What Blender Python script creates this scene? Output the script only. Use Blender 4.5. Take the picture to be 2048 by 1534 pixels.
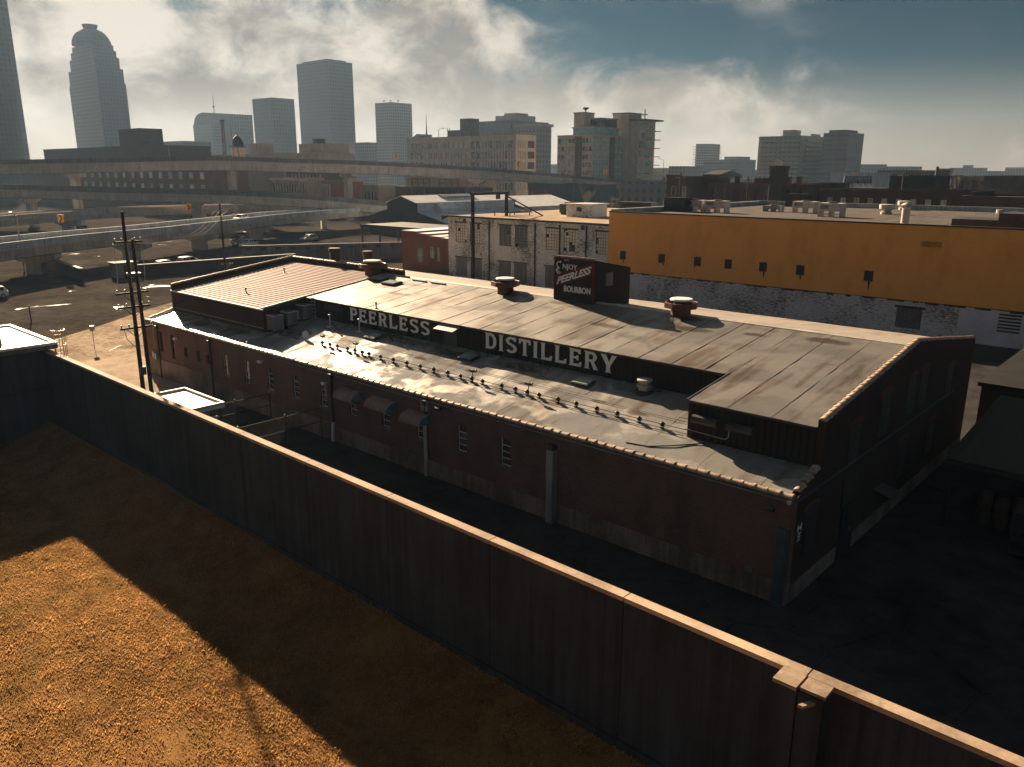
import bpy, bmesh, math, random
import numpy as np
from mathutils import Vector, Matrix, noise as mnoise
R = math.radians
random.seed(7)
rng = np.random.default_rng(7)
SC = bpy.context.scene
COL = SC.collection
for o in list(bpy.data.objects): bpy.data.objects.remove(o)

# ------------------------------------------------------------------ camera
YAW, PITCH, ROLL = R(132.035), R(14.914), R(-0.177)
fwd = Vector((math.cos(YAW)*math.cos(PITCH), math.sin(YAW)*math.cos(PITCH), -math.sin(PITCH)))
rgt = Vector((math.sin(YAW), -math.cos(YAW), 0))
dwn = fwd.cross(rgt)
c_, s_ = math.cos(ROLL), math.sin(ROLL)
r2 = rgt*c_ + dwn*s_
d2 = rgt*(-s_) + dwn*c_
cam = bpy.data.cameras.new('camera')
cam.sensor_width = 36.0
cam.lens = 36.0*1600/2048
cam.clip_start = 0.5
cam.clip_end = 9000
camo = bpy.data.objects.new('camera', cam)
COL.objects.link(camo)
m = Matrix.Identity(4)
for i in range(3):
    m[i][0] = r2[i]; m[i][1] = -d2[i]; m[i][2] = -fwd[i]
m.translation = Vector((11.21, -28.91, 17.0))
camo.matrix_world = m
SC.camera = camo

# ------------------------------------------------------------------ light
SUN_AZ, SUN_EL = R(180-19), R(21)      # azimuth from +X, elevation
SUN_DIR = Vector((math.cos(SUN_AZ)*math.cos(SUN_EL), math.sin(SUN_AZ)*math.cos(SUN_EL), math.sin(SUN_EL)))
EXPOSURE = 1.8
SKY_STRENGTH = 0.05
CLOUD_GAIN = 0.195
SKY_TINT = (0.020, 0.062, 0.074)
sun = bpy.data.lights.new('sun', 'SUN')
sun.energy = 5.0
sun.angle = R(0.6)
sun.color = (1.0, 0.74, 0.48)
suno = bpy.data.objects.new('sun', sun)
COL.objects.link(suno)
suno.rotation_euler = (-SUN_DIR).to_track_quat('-Z', 'Y').to_euler()
suno.location = (-60, 30, 60)

W = bpy.data.worlds.new('World')
SC.world = W
W.use_nodes = True
nt = W.node_tree
nt.nodes.clear()
def nn(nt, t, **kw):
    n = nt.nodes.new(t)
    for k, v in kw.items(): setattr(n, k, v)
    return n
def mth(nt, op, a, b=None, c=None, clamp=False):
    n = nt.nodes.new('ShaderNodeMath'); n.operation = op; n.use_clamp = clamp
    for i, v in enumerate((a, b, c)):
        if v is None: continue
        if isinstance(v, (int, float)): n.inputs[i].default_value = v
        else: nt.links.new(v, n.inputs[i])
    return n.outputs[0]
def mix(nt, f, a, b, mode='MIX'):
    n = nt.nodes.new('ShaderNodeMix'); n.data_type = 'RGBA'; n.blend_type = mode
    for i, v in ((0, f), (6, a), (7, b)):
        if isinstance(v, (int, float)): n.inputs[i].default_value = v
        elif isinstance(v, tuple): n.inputs[i].default_value = (*v[:3], 1)
        else: nt.links.new(v, n.inputs[i])
    return n.outputs[2]
def ramp(nt, x, lo, hi, a=0.0, b=1.0):
    n = nt.nodes.new('ShaderNodeMapRange'); n.interpolation_type = 'SMOOTHSTEP'
    nt.links.new(x, n.inputs[0])
    n.inputs[1].default_value = lo; n.inputs[2].default_value = hi
    n.inputs[3].default_value = a; n.inputs[4].default_value = b
    return n.outputs[0]
def noise(nt, vec, scale, detail=4, rough=0.55, dist=0.0):
    n = nt.nodes.new('ShaderNodeTexNoise')
    n.inputs['Scale'].default_value = scale; n.inputs['Detail'].default_value = detail
    n.inputs['Roughness'].default_value = rough; n.inputs['Distortion'].default_value = dist
    if vec is not None: nt.links.new(vec, n.inputs['Vector'])
    return n.outputs['Fac']
def vmul(nt, v, s):
    n = nt.nodes.new('ShaderNodeVectorMath'); n.operation = 'MULTIPLY'
    nt.links.new(v, n.inputs[0]); n.inputs[1].default_value = s
    return n.outputs[0]
def vadd(nt, v, s):
    n = nt.nodes.new('ShaderNodeVectorMath'); n.operation = 'ADD'
    nt.links.new(v, n.inputs[0]); n.inputs[1].default_value = s
    return n.outputs[0]

sky = nn(nt, 'ShaderNodeTexSky', sky_type='NISHITA', sun_disc=False)
sky.sun_elevation = SUN_EL
sky.sun_rotation = math.atan2(SUN_DIR.x, SUN_DIR.y)
sky.altitude = 140; sky.air_density = 1.0; sky.dust_density = 0.6; sky.ozone_density = 3.0
tc = nn(nt, 'ShaderNodeTexCoord').outputs['Generated']
sx = nn(nt, 'ShaderNodeSeparateXYZ'); nt.links.new(tc, sx.inputs[0])
dt = nn(nt, 'ShaderNodeVectorMath', operation='DOT_PRODUCT'); nt.links.new(tc, dt.inputs[0])
dt.inputs[1].default_value = (math.cos(R(164)), math.sin(R(164)), 0)
cosA = dt.outputs['Value']; Z = sx.outputs[2]
st = vmul(nt, tc, (1, 1, 1.55))
warp = nn(nt, 'ShaderNodeTexNoise'); warp.inputs['Scale'].default_value = 4.0; warp.inputs['Detail'].default_value = 3
nt.links.new(st, warp.inputs['Vector'])
wv = nn(nt, 'ShaderNodeVectorMath', operation='MULTIPLY_ADD'); nt.links.new(warp.outputs['Color'], wv.inputs[0]); wv.inputs[1].default_value = (0.16, 0.16, 0.16); nt.links.new(st, wv.inputs[2])
st2 = wv.outputs[0]
big = noise(nt, st2, 4.6, 8, 0.55, 0.0)
fine = noise(nt, vadd(nt, st2, (3.1, 1.7, 0.4)), 15, 7, 0.62, 0.0)
top = mth(nt, 'MULTIPLY_ADD', cosA, 0.47, -0.205)
v = mth(nt, 'SUBTRACT', top, Z)
v = mth(nt, 'MULTIPLY_ADD', mth(nt, 'SUBTRACT', big, 0.5), 0.36, v)
v = mth(nt, 'MULTIPLY_ADD', mth(nt, 'SUBTRACT', fine, 0.5), 0.13, v)
bank = ramp(nt, v, -0.02, 0.075)
scat = noise(nt, vadd(nt, vmul(nt, st2, (1, 1, 1.3)), (5.3, 2.2, 1.0)), 3.4, 8, 0.6, 0.0)
scat = ramp(nt, scat, 0.47, 0.68, 0.0, 0.85)
lowfade = ramp(nt, Z, 0.06, 0.34)  # scattered clouds thicken overhead, out of view, added to fill the shade
mask = mth(nt, 'MAXIMUM', bank, mth(nt, 'MULTIPLY', scat, lowfade))
# towards the horizon the clouds melt into bright mist
mist = ramp(nt, Z, 0.0, 0.13, 1.0, 0.0)
mist = mth(nt, 'MULTIPLY', mist, ramp(nt, cosA, 0.25, 0.9, 0.5, 0.9))
shade = noise(nt, vadd(nt, st2, (0.7, 4.4, 2.0)), 6.5, 7, 0.55, 0.0)
# thin cloud rims catch more light than thick cores
rim = ramp(nt, v, 0.0, 0.16, 0.35, 0.0)
shade = mth(nt, 'ADD', ramp(nt, mth(nt, 'MULTIPLY_ADD', fine, 0.3, mth(nt, 'MULTIPLY', shade, 0.7)), 0.40, 0.62), rim, clamp=True)
ccol = mix(nt, shade, (0.23, 0.20, 0.175), (1.10, 0.96, 0.80))
dsun = nn(nt, 'ShaderNodeVectorMath', operation='DOT_PRODUCT'); nt.links.new(tc, dsun.inputs[0]); dsun.inputs[1].default_value = SUN_DIR
glow = mth(nt, 'POWER', mth(nt, 'MAXIMUM', dsun.outputs['Value'], 0.0), 5.0)
gain = mth(nt, 'MULTIPLY_ADD', glow, 0.20, 0.86)
ccol = mix(nt, 1.0, ccol, mix(nt, ramp(nt, dsun.outputs['Value'], -0.25, 0.5), (0.68, 0.97, 1.27), (1, 1, 1)), 'MULTIPLY')  # clouds away from the sun tinted blue to cool the shade
cg_ = CLOUD_GAIN/SKY_STRENGTH
gm = nn(nt, 'ShaderNodeVectorMath', operation='SCALE'); nt.links.new(ccol, gm.inputs[0]); nt.links.new(mth(nt, 'MULTIPLY', gain, cg_), gm.inputs['Scale'])
ms = nn(nt, 'ShaderNodeVectorMath', operation='SCALE'); ms.inputs[0].default_value = (1.0, 0.75, 0.52); nt.links.new(mth(nt, 'MULTIPLY', gain, cg_*1.0), ms.inputs['Scale'])
skyt = mix(nt, 1.0, sky.outputs[0], SKY_TINT, 'MULTIPLY')
full = mix(nt, mask, skyt, gm.outputs[0])
full = mix(nt, mist, full, ms.outputs[0])
bg = nn(nt, 'ShaderNodeBackground'); bg.inputs['Strength'].default_value = SKY_STRENGTH
nt.links.new(full, bg.inputs['Color'])
wo = nn(nt, 'ShaderNodeOutputWorld'); nt.links.new(bg.outputs[0], wo.inputs['Surface'])

SC.render.engine = 'CYCLES'
SC.view_settings.view_transform = 'Standard'
SC.view_settings.look = 'None'
SC.view_settings.exposure = EXPOSURE
SC.view_settings.gamma = 1.0
SC.view_settings.use_curve_mapping = False
cy = SC.cycles
cy.use_denoising = True
try: cy.denoiser = 'OPENIMAGEDENOISE'
except Exception: pass
cy.max_bounces = 6; cy.diffuse_bounces = 3; cy.glossy_bounces = 3; cy.transmission_bounces = 4; cy.volume_bounces = 0
cy.sample_clamp_indirect = 6.0; cy.sample_clamp_direct = 40
cy.caustics_reflective = False; cy.caustics_refractive = False
cy.volume_step_rate = 4.0; cy.volume_max_steps = 64

# ------------------------------------------------------------------ materials
MATS = {}
def new_mat(name):
    m = bpy.data.materials.new(name); m.use_nodes = True
    nt = m.node_tree; nt.nodes.clear()
    b = nt.nodes.new('ShaderNodeBsdfPrincipled'); o = nt.nodes.new('ShaderNodeOutputMaterial')
    nt.links.new(b.outputs[0], o.inputs[0]); MATS[name] = m
    return m, nt, b
def pos(nt): return nt.nodes.new('ShaderNodeNewGeometry').outputs['Position']
def uv_wall(nt):     # (x+y, z) of the world: the plan length along an axis-aligned wall, and height
    s = nt.nodes.new('ShaderNodeSeparateXYZ'); nt.links.new(pos(nt), s.inputs[0])
    c = nt.nodes.new('ShaderNodeCombineXYZ')
    nt.links.new(mth(nt, 'ADD', s.outputs[0], s.outputs[1]), c.inputs[0]); nt.links.new(s.outputs[2], c.inputs[1])
    return c.outputs[0]
def setc(nt, sock, v):
    if isinstance(v, tuple): sock.default_value = (*v[:3], 1)
    elif isinstance(v, (int, float)): sock.default_value = v
    else: nt.links.new(v, sock)
def bump(nt, b, h, strength=0.3, dist=0.02):
    n = nt.nodes.new('ShaderNodeBump'); n.inputs['Strength'].default_value = strength; n.inputs['Distance'].default_value = dist
    nt.links.new(h, n.inputs['Height']); nt.links.new(n.outputs[0], b.inputs['Normal'])
def plain(name, col, rough=0.7, metal=0.0, var=0.25, scale=1.5, bmp=0.0, spec=0.5, streak=False):
    """plain paint / stone / metal with uneven colour"""
    m, nt, b = new_mat(name)
    p = pos(nt)
    if streak: p = vmul(nt, p, (1, 1, 0.12))
    n = noise(nt, p, scale, 5, 0.6)
    f = ramp(nt, n, 0.3, 0.7)
    dark = tuple(c*(1-var) for c in col); lite = tuple(min(1, c*(1+var)) for c in col)
    setc(nt, b.inputs['Base Color'], mix(nt, f, dark, lite))
    setc(nt, b.inputs['Roughness'], mth(nt, 'MULTIPLY_ADD', n, 0.25, rough-0.12, clamp=True))
    b.inputs['Metallic'].default_value = metal
    b.inputs['Specular IOR Level'].default_value = spec
    if bmp: bump(nt, b, noise(nt, pos(nt), scale*12, 3), bmp, 0.02)
    return m
def brick(name, c1, c2, mortar, bw=0.22, rh=0.075, stain=(0.02, 0.015, 0.012), amt=0.55, peel=None):
    m, nt, b = new_mat(name)
    u = uv_wall(nt)
    t = nt.nodes.new('ShaderNodeTexBrick'); nt.links.new(u, t.inputs['Vector'])
    t.inputs['Scale'].default_value = 1; t.inputs['Brick Width'].default_value = bw; t.inputs['Row Height'].default_value = rh
    t.inputs['Mortar Size'].default_value = rh*0.13; t.inputs['Mortar Smooth'].default_value = 0.3
    t.inputs['Color1'].default_value = (*c1, 1); t.inputs['Color2'].default_value = (*c2, 1); t.inputs['Mortar'].default_value = (*mortar, 1)
    big = noise(nt, vmul(nt, pos(nt), (1, 1, 0.45)), 0.55, 6, 0.65)
    f = ramp(nt, big, 0.42, 0.75, 0, amt)
    col = mix(nt, f, t.outputs['Color'], stain)
    if peel:
        pn = noise(nt, vmul(nt, pos(nt), (0.8, 0.8, 3.6)), 2.4, 8, 0.72)
        zz = nt.nodes.new('ShaderNodeSeparateXYZ'); nt.links.new(pos(nt), zz.inputs[0])
        low = noise(nt, vmul(nt, pos(nt), (0.3, 0.3, 0.3)), 0.8, 3)
        pf = ramp(nt, mth(nt, 'MULTIPLY_ADD', low, 0.5, pn), 0.755, 0.83)
        col = mix(nt, pf, col, peel)
    setc(nt, b.inputs['Base Color'], col)
    b.inputs['Roughness'].default_value = 0.85; b.inputs['Specular IOR Level'].default_value = 0.25
    inv = mth(nt, 'SUBTRACT', 1.0, t.outputs['Fac'])
    bump(nt, b, mth(nt, 'MULTIPLY_ADD', noise(nt, pos(nt), 30, 2), 0.3, inv), 0.5, 0.012)
    return m
def concrete(name, col, rough=0.85, streak=0.5, sc=1.0, dark=0.35):
    m, nt, b = new_mat(name)
    p = pos(nt)
    n1 = noise(nt, vmul(nt, p, (2.2, 2.2, 0.10)), 1.6*sc, 6, 0.65)
    n2 = noise(nt, p, 0.35*sc, 5, 0.6)
    n3 = noise(nt, p, 14*sc, 4, 0.7)
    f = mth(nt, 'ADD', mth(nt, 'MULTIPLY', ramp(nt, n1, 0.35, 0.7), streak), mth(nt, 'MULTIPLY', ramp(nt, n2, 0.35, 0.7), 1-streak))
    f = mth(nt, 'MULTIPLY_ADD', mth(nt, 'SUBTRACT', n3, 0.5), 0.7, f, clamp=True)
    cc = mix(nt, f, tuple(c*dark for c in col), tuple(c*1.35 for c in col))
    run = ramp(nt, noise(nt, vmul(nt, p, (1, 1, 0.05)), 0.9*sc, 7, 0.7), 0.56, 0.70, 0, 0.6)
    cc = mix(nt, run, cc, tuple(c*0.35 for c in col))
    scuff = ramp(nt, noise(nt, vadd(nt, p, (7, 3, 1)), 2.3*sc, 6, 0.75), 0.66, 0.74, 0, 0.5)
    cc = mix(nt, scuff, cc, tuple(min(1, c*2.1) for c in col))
    setc(nt, b.inputs['Base Color'], cc)
    b.inputs['Roughness'].default_value = rough; b.inputs['Specular IOR Level'].default_value = 0.3
    bump(nt, b, n3, 0.35, 0.02)
    return m
def ground_mat(name, col, dark=0.5, sc=1.0, wet=0.0, grain=40, rough=0.9, warm=None):
    m, nt, b = new_mat(name)
    p = pos(nt)
    n1 = noise(nt, p, 0.09*sc, 7, 0.65, 0.6); n2 = noise(nt, p, 0.7*sc, 5, 0.65); n3 = noise(nt, p, grain, 2, 0.8)
    f = mth(nt, 'MULTIPLY_ADD', n2, 0.45, mth(nt, 'MULTIPLY', n1, 0.65))
    f = ramp(nt, f, 0.38, 0.72)
    c = mix(nt, f, tuple(x*dark for x in col), warm or tuple(x*1.3 for x in col))
    c = mix(nt, mth(nt, 'MULTIPLY', ramp(nt, n3, 0.45, 0.8), 0.55), c, tuple(min(1, x*2.2) for x in col))
    vo = nt.nodes.new('ShaderNodeTexVoronoi'); vo.feature = 'DISTANCE_TO_EDGE'; vo.inputs['Scale'].default_value = 0.22*sc
    nt.links.new(vadd(nt, p, (0, 0, 0)), vo.inputs['Vector'])
    cr = ramp(nt, mth(nt, 'MULTIPLY_ADD', n2, 0.06, vo.outputs['Distance']), 0.028, 0.04, 0.65, 0.0)
    c = mix(nt, cr, c, tuple(x*0.35 for x in col))
    setc(nt, b.inputs['Base Color'], c)
    if wet:
        w = ramp(nt, noise(nt, vadd(nt, p, (9, 4, 0)), 0.16*sc, 5, 0.6, 0.8), 0.66, 0.71)
        setc(nt, b.inputs['Roughness'], mth(nt, 'MULTIPLY_ADD', w, -(rough-0.12)*wet, rough))
        h = mth(nt, 'MULTIPLY', n3, mth(nt, 'SUBTRACT', 1.0, w))
        setc(nt, b.inputs['Specular IOR Level'], mth(nt, 'MULTIPLY', w, 0.5))
    else:
        b.inputs['Roughness'].default_value = rough; h = n3
    if not wet: b.inputs['Specular IOR Level'].default_value = 0.0
    bump(nt, b, h, 0.5, 0.02)
    return m
def membrane(name, col, stain, wetlo, wethi, r_dry, r_wet, metal=0.0, spec=0.9, spots=()):
    """sheet roof: dull dry areas, glossier damp areas, rusty or sooty streaks down the slope"""
    m, nt, b = new_mat(name)
    p = pos(nt)
    ps = vmul(nt, p, (1.5, 0.10, 1))
    streak = noise(nt, ps, 0.85, 7, 0.65, 0.25)
    blot = noise(nt, vmul(nt, p, (1, 0.6, 1)), 0.38, 6, 0.6, 0.5)
    fine = noise(nt, p, 9, 5, 0.7)
    f = mth(nt, 'MULTIPLY_ADD', streak, 0.6, mth(nt, 'MULTIPLY', blot, 0.4))
    c = mix(nt, ramp(nt, f, 0.48, 0.63, 0, 0.9), col, stain)
    c = mix(nt, mth(nt, 'MULTIPLY', ramp(nt, fine, 0.45, 0.75), 0.35), c, tuple(x*0.6 for x in col))
    if spots:
        sp = nt.nodes.new('ShaderNodeSeparateXYZ'); nt.links.new(p, sp.inputs[0])
        wob = mth(nt, 'MULTIPLY_ADD', noise(nt, p, 1.3, 5, 0.65), 1.6, -0.8); tot = None
        for (sx_, sy_, rx, ry) in spots:
            a_ = mth(nt, 'MULTIPLY', mth(nt, 'SUBTRACT', sp.outputs[0], sx_), 1/rx); b_ = mth(nt, 'MULTIPLY', mth(nt, 'SUBTRACT', sp.outputs[1], sy_), 1/ry)
            d_ = mth(nt, 'ADD', mth(nt, 'MULTIPLY', a_, a_), mth(nt, 'MULTIPLY', b_, b_))
            tot = d_ if tot is None else mth(nt, 'MINIMUM', tot, d_)
        c = mix(nt, ramp(nt, mth(nt, 'ADD', tot, wob), 0.25, 1.25, 0.85, 0.0), c, tuple(x*0.45 for x in stain))
    setc(nt, b.inputs['Base Color'], c)
    wet = noise(nt, vadd(nt, vmul(nt, p, (0.7, 0.9, 1)), (4, 7, 0)), 0.5, 5, 0.55, 0.4)
    wf = ramp(nt, wet, wetlo, wethi)
    setc(nt, b.inputs['Roughness'], mth(nt, 'MULTIPLY_ADD', wf, r_wet-r_dry, mth(nt, 'MULTIPLY_ADD', fine, 0.1, r_dry-0.05)))
    b.inputs['Specular IOR Level'].default_value = spec
    b.inputs['Metallic'].default_value = metal
    h = mth(nt, 'MULTIPLY_ADD', noise(nt, p, 1.6, 4), 1.0, mth(nt, 'MULTIPLY', fine, 0.10))
    bump(nt, b, h, 0.25, 0.06)
    return m
def grid_facade(name, wall, glass, w, h, mort, rough=0.35, smooth=0.05):
    m, nt, b = new_mat(name)
    t = nt.nodes.new('ShaderNodeTexBrick'); nt.links.new(uv_wall(nt), t.inputs['Vector'])
    t.offset = 0.0; t.inputs['Scale'].default_value = 1
    t.inputs['Brick Width'].default_value = w; t.inputs['Row Height'].default_value = h
    t.inputs['Mortar Size'].default_value = mort; t.inputs['Mortar Smooth'].default_value = smooth
    t.inputs['Color1'].default_value = (*glass, 1); t.inputs['Color2'].default_value = (*(g*1.5 for g in glass), 1); t.inputs['Mortar'].default_value = (*wall, 1)
    setc(nt, b.inputs['Base Color'], t.outputs['Color'])
    setc(nt, b.inputs['Roughness'], mth(nt, 'MULTIPLY_ADD', t.outputs['Fac'], 0.4, rough))
    return m
def glass(name, col, rough=0.12):
    m, nt, b = new_mat(name)
    n = noise(nt, pos(nt), 0.9, 3)
    setc(nt, b.inputs['Base Color'], mix(nt, ramp(nt, n, 0.35, 0.65), tuple(c*0.55 for c in col), col))
    b.inputs['Roughness'].default_value = rough; b.inputs['Specular IOR Level'].default_value = 0.7
    return m

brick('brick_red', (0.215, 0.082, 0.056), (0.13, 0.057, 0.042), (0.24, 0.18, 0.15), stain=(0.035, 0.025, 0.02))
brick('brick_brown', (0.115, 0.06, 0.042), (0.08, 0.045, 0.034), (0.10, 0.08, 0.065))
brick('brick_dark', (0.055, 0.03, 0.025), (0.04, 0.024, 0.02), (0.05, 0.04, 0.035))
brick('brick_rust', (0.22, 0.075, 0.042), (0.16, 0.055, 0.035), (0.12, 0.07, 0.05), amt=0.4)
brick('brick_tan', (0.32, 0.26, 0.20), (0.26, 0.21, 0.165), (0.3, 0.26, 0.21), amt=0.3)
brick('brick_white', (0.78, 0.81, 0.83), (0.68, 0.71, 0.73), (0.40, 0.42, 0.44), bw=0.3, rh=0.11, stain=(0.40, 0.42, 0.44), amt=0.45, peel=(0.17, 0.16, 0.155))
brick('block_yellow', (0.95, 0.45, 0.10), (0.92, 0.43, 0.095), (0.82, 0.38, 0.08), bw=0.4, rh=0.2, stain=(0.66, 0.28, 0.04), amt=0.5)
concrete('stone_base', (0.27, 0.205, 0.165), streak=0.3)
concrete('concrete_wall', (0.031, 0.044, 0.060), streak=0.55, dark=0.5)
concrete('concrete_lit', (0.43, 0.325, 0.235), streak=0.1, sc=0.6, dark=0.4)  # same concrete as the wall, with sunlight put into the colour
concrete('concrete_ramp', (0.46, 0.435, 0.41), streak=0.6, dark=0.7)
concrete('concrete_barrier', (0.14, 0.145, 0.15), streak=0.6, dark=0.6)
concrete('concrete_blue', (0.42, 0.47, 0.50), streak=0.5, dark=0.6)
concrete('concrete_far', (0.40, 0.35, 0.30), streak=0.5, dark=0.85)
ground_mat('asphalt', (0.034, 0.034, 0.036), dark=0.5, grain=26, warm=(0.062, 0.060, 0.060))
ground_mat('asphalt_wet', (0.056, 0.050, 0.044), dark=0.45, wet=0.35, grain=26)
ground_mat('lot_pale', (0.34, 0.275, 0.21), dark=0.35, wet=0.0, grain=9, sc=2.2)
ground_mat('slab_pale', (0.40, 0.33, 0.26), dark=0.7, grain=18)
ground_mat('city_ground', (0.052, 0.045, 0.039), dark=0.45, sc=0.5, wet=0.0, grain=4)
ground_mat('soil', (0.20, 0.112, 0.045), dark=0.5, sc=3, grain=14, rough=1.0)
membrane('roof_low', (0.385, 0.38, 0.365), (0.21, 0.165, 0.125), 0.40, 0.54, 0.44, 0.20, 0.40, 0.6, [(-30, 5.7, 3.0, 0.5), (-24.3, 5.4, 1.8, 0.5), (-19.6, 5.5, 2.2, 0.5), (-39.5, 3.4, 2.2, 0.9), (-31, 3.9, 0.6, 0.22), (-26.3, 4.0, 0.6, 0.2), (-21.6, 3.9, 0.6, 0.22), (-17.2, 3.8, 0.6, 0.2), (-12.1, 3.8, 0.6, 0.2), (-9.6, 3.5, 0.7, 0.25), (-49, 1.6, 3.5, 0.5), (-45, 1.9, 2.5, 0.4)])
membrane('roof_main', (0.215, 0.207, 0.195), (0.085, 0.050, 0.032), 0.42, 0.60, 0.58, 0.46, 0.6, 0.7, [(-37.8, 12.7, 2.4, 0.5), (-39.2, 11.3, 2.0, 0.45), (-35.6, 10.3, 1.9, 0.35), (-27.2, 13.8, 1.6, 0.5), (-22.6, 13.3, 0.9, 0.35), (-20.6, 12.9, 0.9, 0.3), (-13.0, 13.8, 1.3, 0.5), (-11.6, 12.0, 1.5, 0.5), (-8, 12.6, 0.8, 0.3), (-16.6, 10.4, 1.3, 0.4), (-4.2, 13.2, 1.4, 0.5)])
membrane('roof_back', (0.30, 0.26, 0.22), (0.13, 0.09, 0.07), 0.5, 0.66, 0.6, 0.5)
membrane('roof_tar', (0.11, 0.10, 0.095), (0.06, 0.055, 0.05), 0.62, 0.70, 0.85, 0.5, 0.0, 0.05)
membrane('roof_gravel', (0.42, 0.34, 0.27), (0.24, 0.19, 0.15), 0.8, 0.9, 0.9, 0.8, 0.0, 0.0)
plain('roof_white', (0.80, 0.82, 0.84), 0.5, 0, 0.12, 0.6)
plain('wall_white', (0.55, 0.60, 0.66), 0.7, 0, 0.15, 0.5)
plain('corrugated_pink', (0.26, 0.175, 0.17), 0.75, 0.0, 0.3, 0.9, spec=0.15)
plain('metal_black', (0.014, 0.014, 0.015), 0.65, 0.0, 0.3, 0.8, streak=True, spec=0.25)
plain('metal_dark', (0.045, 0.045, 0.048), 0.55, 0.3, 0.3, 1.0)
plain('metal_grey', (0.22, 0.22, 0.22), 0.5, 0.4, 0.3, 1.0, streak=True)
plain('galvanised', (0.40, 0.41, 0.43), 0.42, 0.6, 0.25, 1.2, streak=True)
plain('metal_pale', (0.52, 0.49, 0.44), 0.55, 0.1, 0.2, 1.0)
plain('paint_white', (0.76, 0.76, 0.74), 0.6, 0, 0.10, 3.0, streak=True)
plain('letter_paint', (0.86, 0.92, 0.93), 0.65, 0, 0.16, 5.0, streak=True)
plain('pane_paint', (0.66, 0.62, 0.55), 0.6, 0, 0.15, 1.2)
plain('paint_red', (0.22, 0.045, 0.028), 0.55, 0, 0.3, 1.8)
plain('sign_red', (0.13, 0.022, 0.017), 0.7, 0, 0.15, 2.0, spec=0.2)
plain('vent_red', (0.10, 0.032, 0.022), 0.55, 0.0, 0.35, 2.0)
plain('clay_tile', (0.38, 0.28, 0.205), 0.55, 0, 0.4, 3.0, bmp=0.2)
plain('awning_brown', (0.34, 0.21, 0.16), 0.6, 0.1, 0.25, 2.0)
plain('awning_side', (0.16, 0.25, 0.30), 0.6, 0.1, 0.2, 2.0)
plain('wood_dark', (0.035, 0.026, 0.02), 0.85, 0, 0.35, 6.0, bmp=0.3, streak=True)
plain('wood_pale', (0.28, 0.21, 0.15), 0.8, 0, 0.3, 4.0)
plain('ladder_yellow', (0.50, 0.27, 0.06), 0.55, 0, 0.2, 2.0)
plain('rubber', (0.015, 0.015, 0.016), 0.8, 0, 0.2, 3)
plain('shutter_grey', (0.15, 0.155, 0.17), 0.6, 0.1, 0.3, 2.0, streak=True)
plain('steel_blue', (0.055, 0.085, 0.105), 0.5, 0.2, 0.3, 1.0)
plain('sign_orange', (0.85, 0.38, 0.03), 0.5, 0, 0.05, 2)
plain('sign_black', (0.02, 0.02, 0.02), 0.6, 0, 0.1, 2)
plain('sign_blue', (0.16, 0.27, 0.36), 0.6, 0, 0.2, 1.5)
plain('car_white', (0.72, 0.73, 0.74), 0.25, 0, 0.05, 1)
plain('car_silver', (0.40, 0.40, 0.41), 0.25, 0.3, 0.05, 1)
plain('car_dark', (0.06, 0.07, 0.09), 0.25, 0.2, 0.05, 1)
plain('lens_red', (0.4, 0.03, 0.02), 0.3, 0, 0.05, 1)
plain('lens_clear', (0.75, 0.75, 0.7), 0.2, 0, 0.05, 1)
plain('bark', (0.09, 0.065, 0.05), 0.9, 0, 0.3, 3)
m, nt, b = new_mat('grass_blade')
_n = noise(nt, pos(nt), 0.8, 6, 0.65); _n2 = noise(nt, pos(nt), 9.0, 3, 0.7)
_c = mix(nt, ramp(nt, mth(nt, 'MULTIPLY_ADD', _n2, 0.5, mth(nt, 'MULTIPLY', _n, 0.6)), 0.36, 0.72), (0.20, 0.105, 0.038), (0.66, 0.40, 0.165))
_g = noise(nt, vadd(nt, pos(nt), (3, 8, 0)), 0.33, 5, 0.6)
_c = mix(nt, ramp(nt, _g, 0.52, 0.70, 0, 0.75), _c, (0.17, 0.135, 0.045))
_c = mix(nt, ramp(nt, noise(nt, pos(nt), 0.55, 5, 0.7), 0.55, 0.72, 0, 0.7), _c, (0.19, 0.10, 0.045))
_d = nt.nodes.new('ShaderNodeBsdfDiffuse'); _t = nt.nodes.new('ShaderNodeBsdfTranslucent'); _m = nt.nodes.new('ShaderNodeMixShader')
nt.links.new(_c, _d.inputs[0]); nt.links.new(_c, _t.inputs[0]); _m.inputs[0].default_value = 0.45
nt.links.new(_d.outputs[0], _m.inputs[1]); nt.links.new(_t.outputs[0], _m.inputs[2]); nt.links.new(_m.outputs[0], nt.nodes['Material Output'].inputs[0])
plain('paving_line', (0.5, 0.48, 0.44), 0.8, 0, 0.3, 2)
plain('barrel_wood', (0.09, 0.05, 0.03), 0.7, 0, 0.3, 3)
plain('brass_lamp', (0.5, 0.5, 0.48), 0.4, 0, 0.1, 3)
glass('glass_dark', (0.025, 0.03, 0.035))
glass('glass_pale', (0.30, 0.31, 0.31), 0.25)
glass('glass_green', (0.42, 0.52, 0.46), 0.2)
glass('glass_teal', (0.20, 0.42, 0.44), 0.2)
glass('glass_lit', (0.55, 0.53, 0.48), 0.3)
grid_facade('tower_a', (0.085, 0.088, 0.092), (0.035, 0.042, 0.05), 3.4, 3.8, 0.7)
grid_facade('tower_b', (0.13, 0.13, 0.132), (0.05, 0.058, 0.066), 3.2, 3.9, 0.75)
grid_facade('tower_c', (0.24, 0.225, 0.21), (0.06, 0.07, 0.075), 3.6, 3.6, 0.95)
grid_facade('tower_d', (0.17, 0.17, 0.175), (0.07, 0.085, 0.095), 30.0, 3.4, 0.7)
grid_facade('tower_glass', (0.19, 0.21, 0.21), (0.085, 0.15, 0.16), 1.5, 3.8, 0.18)

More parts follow.
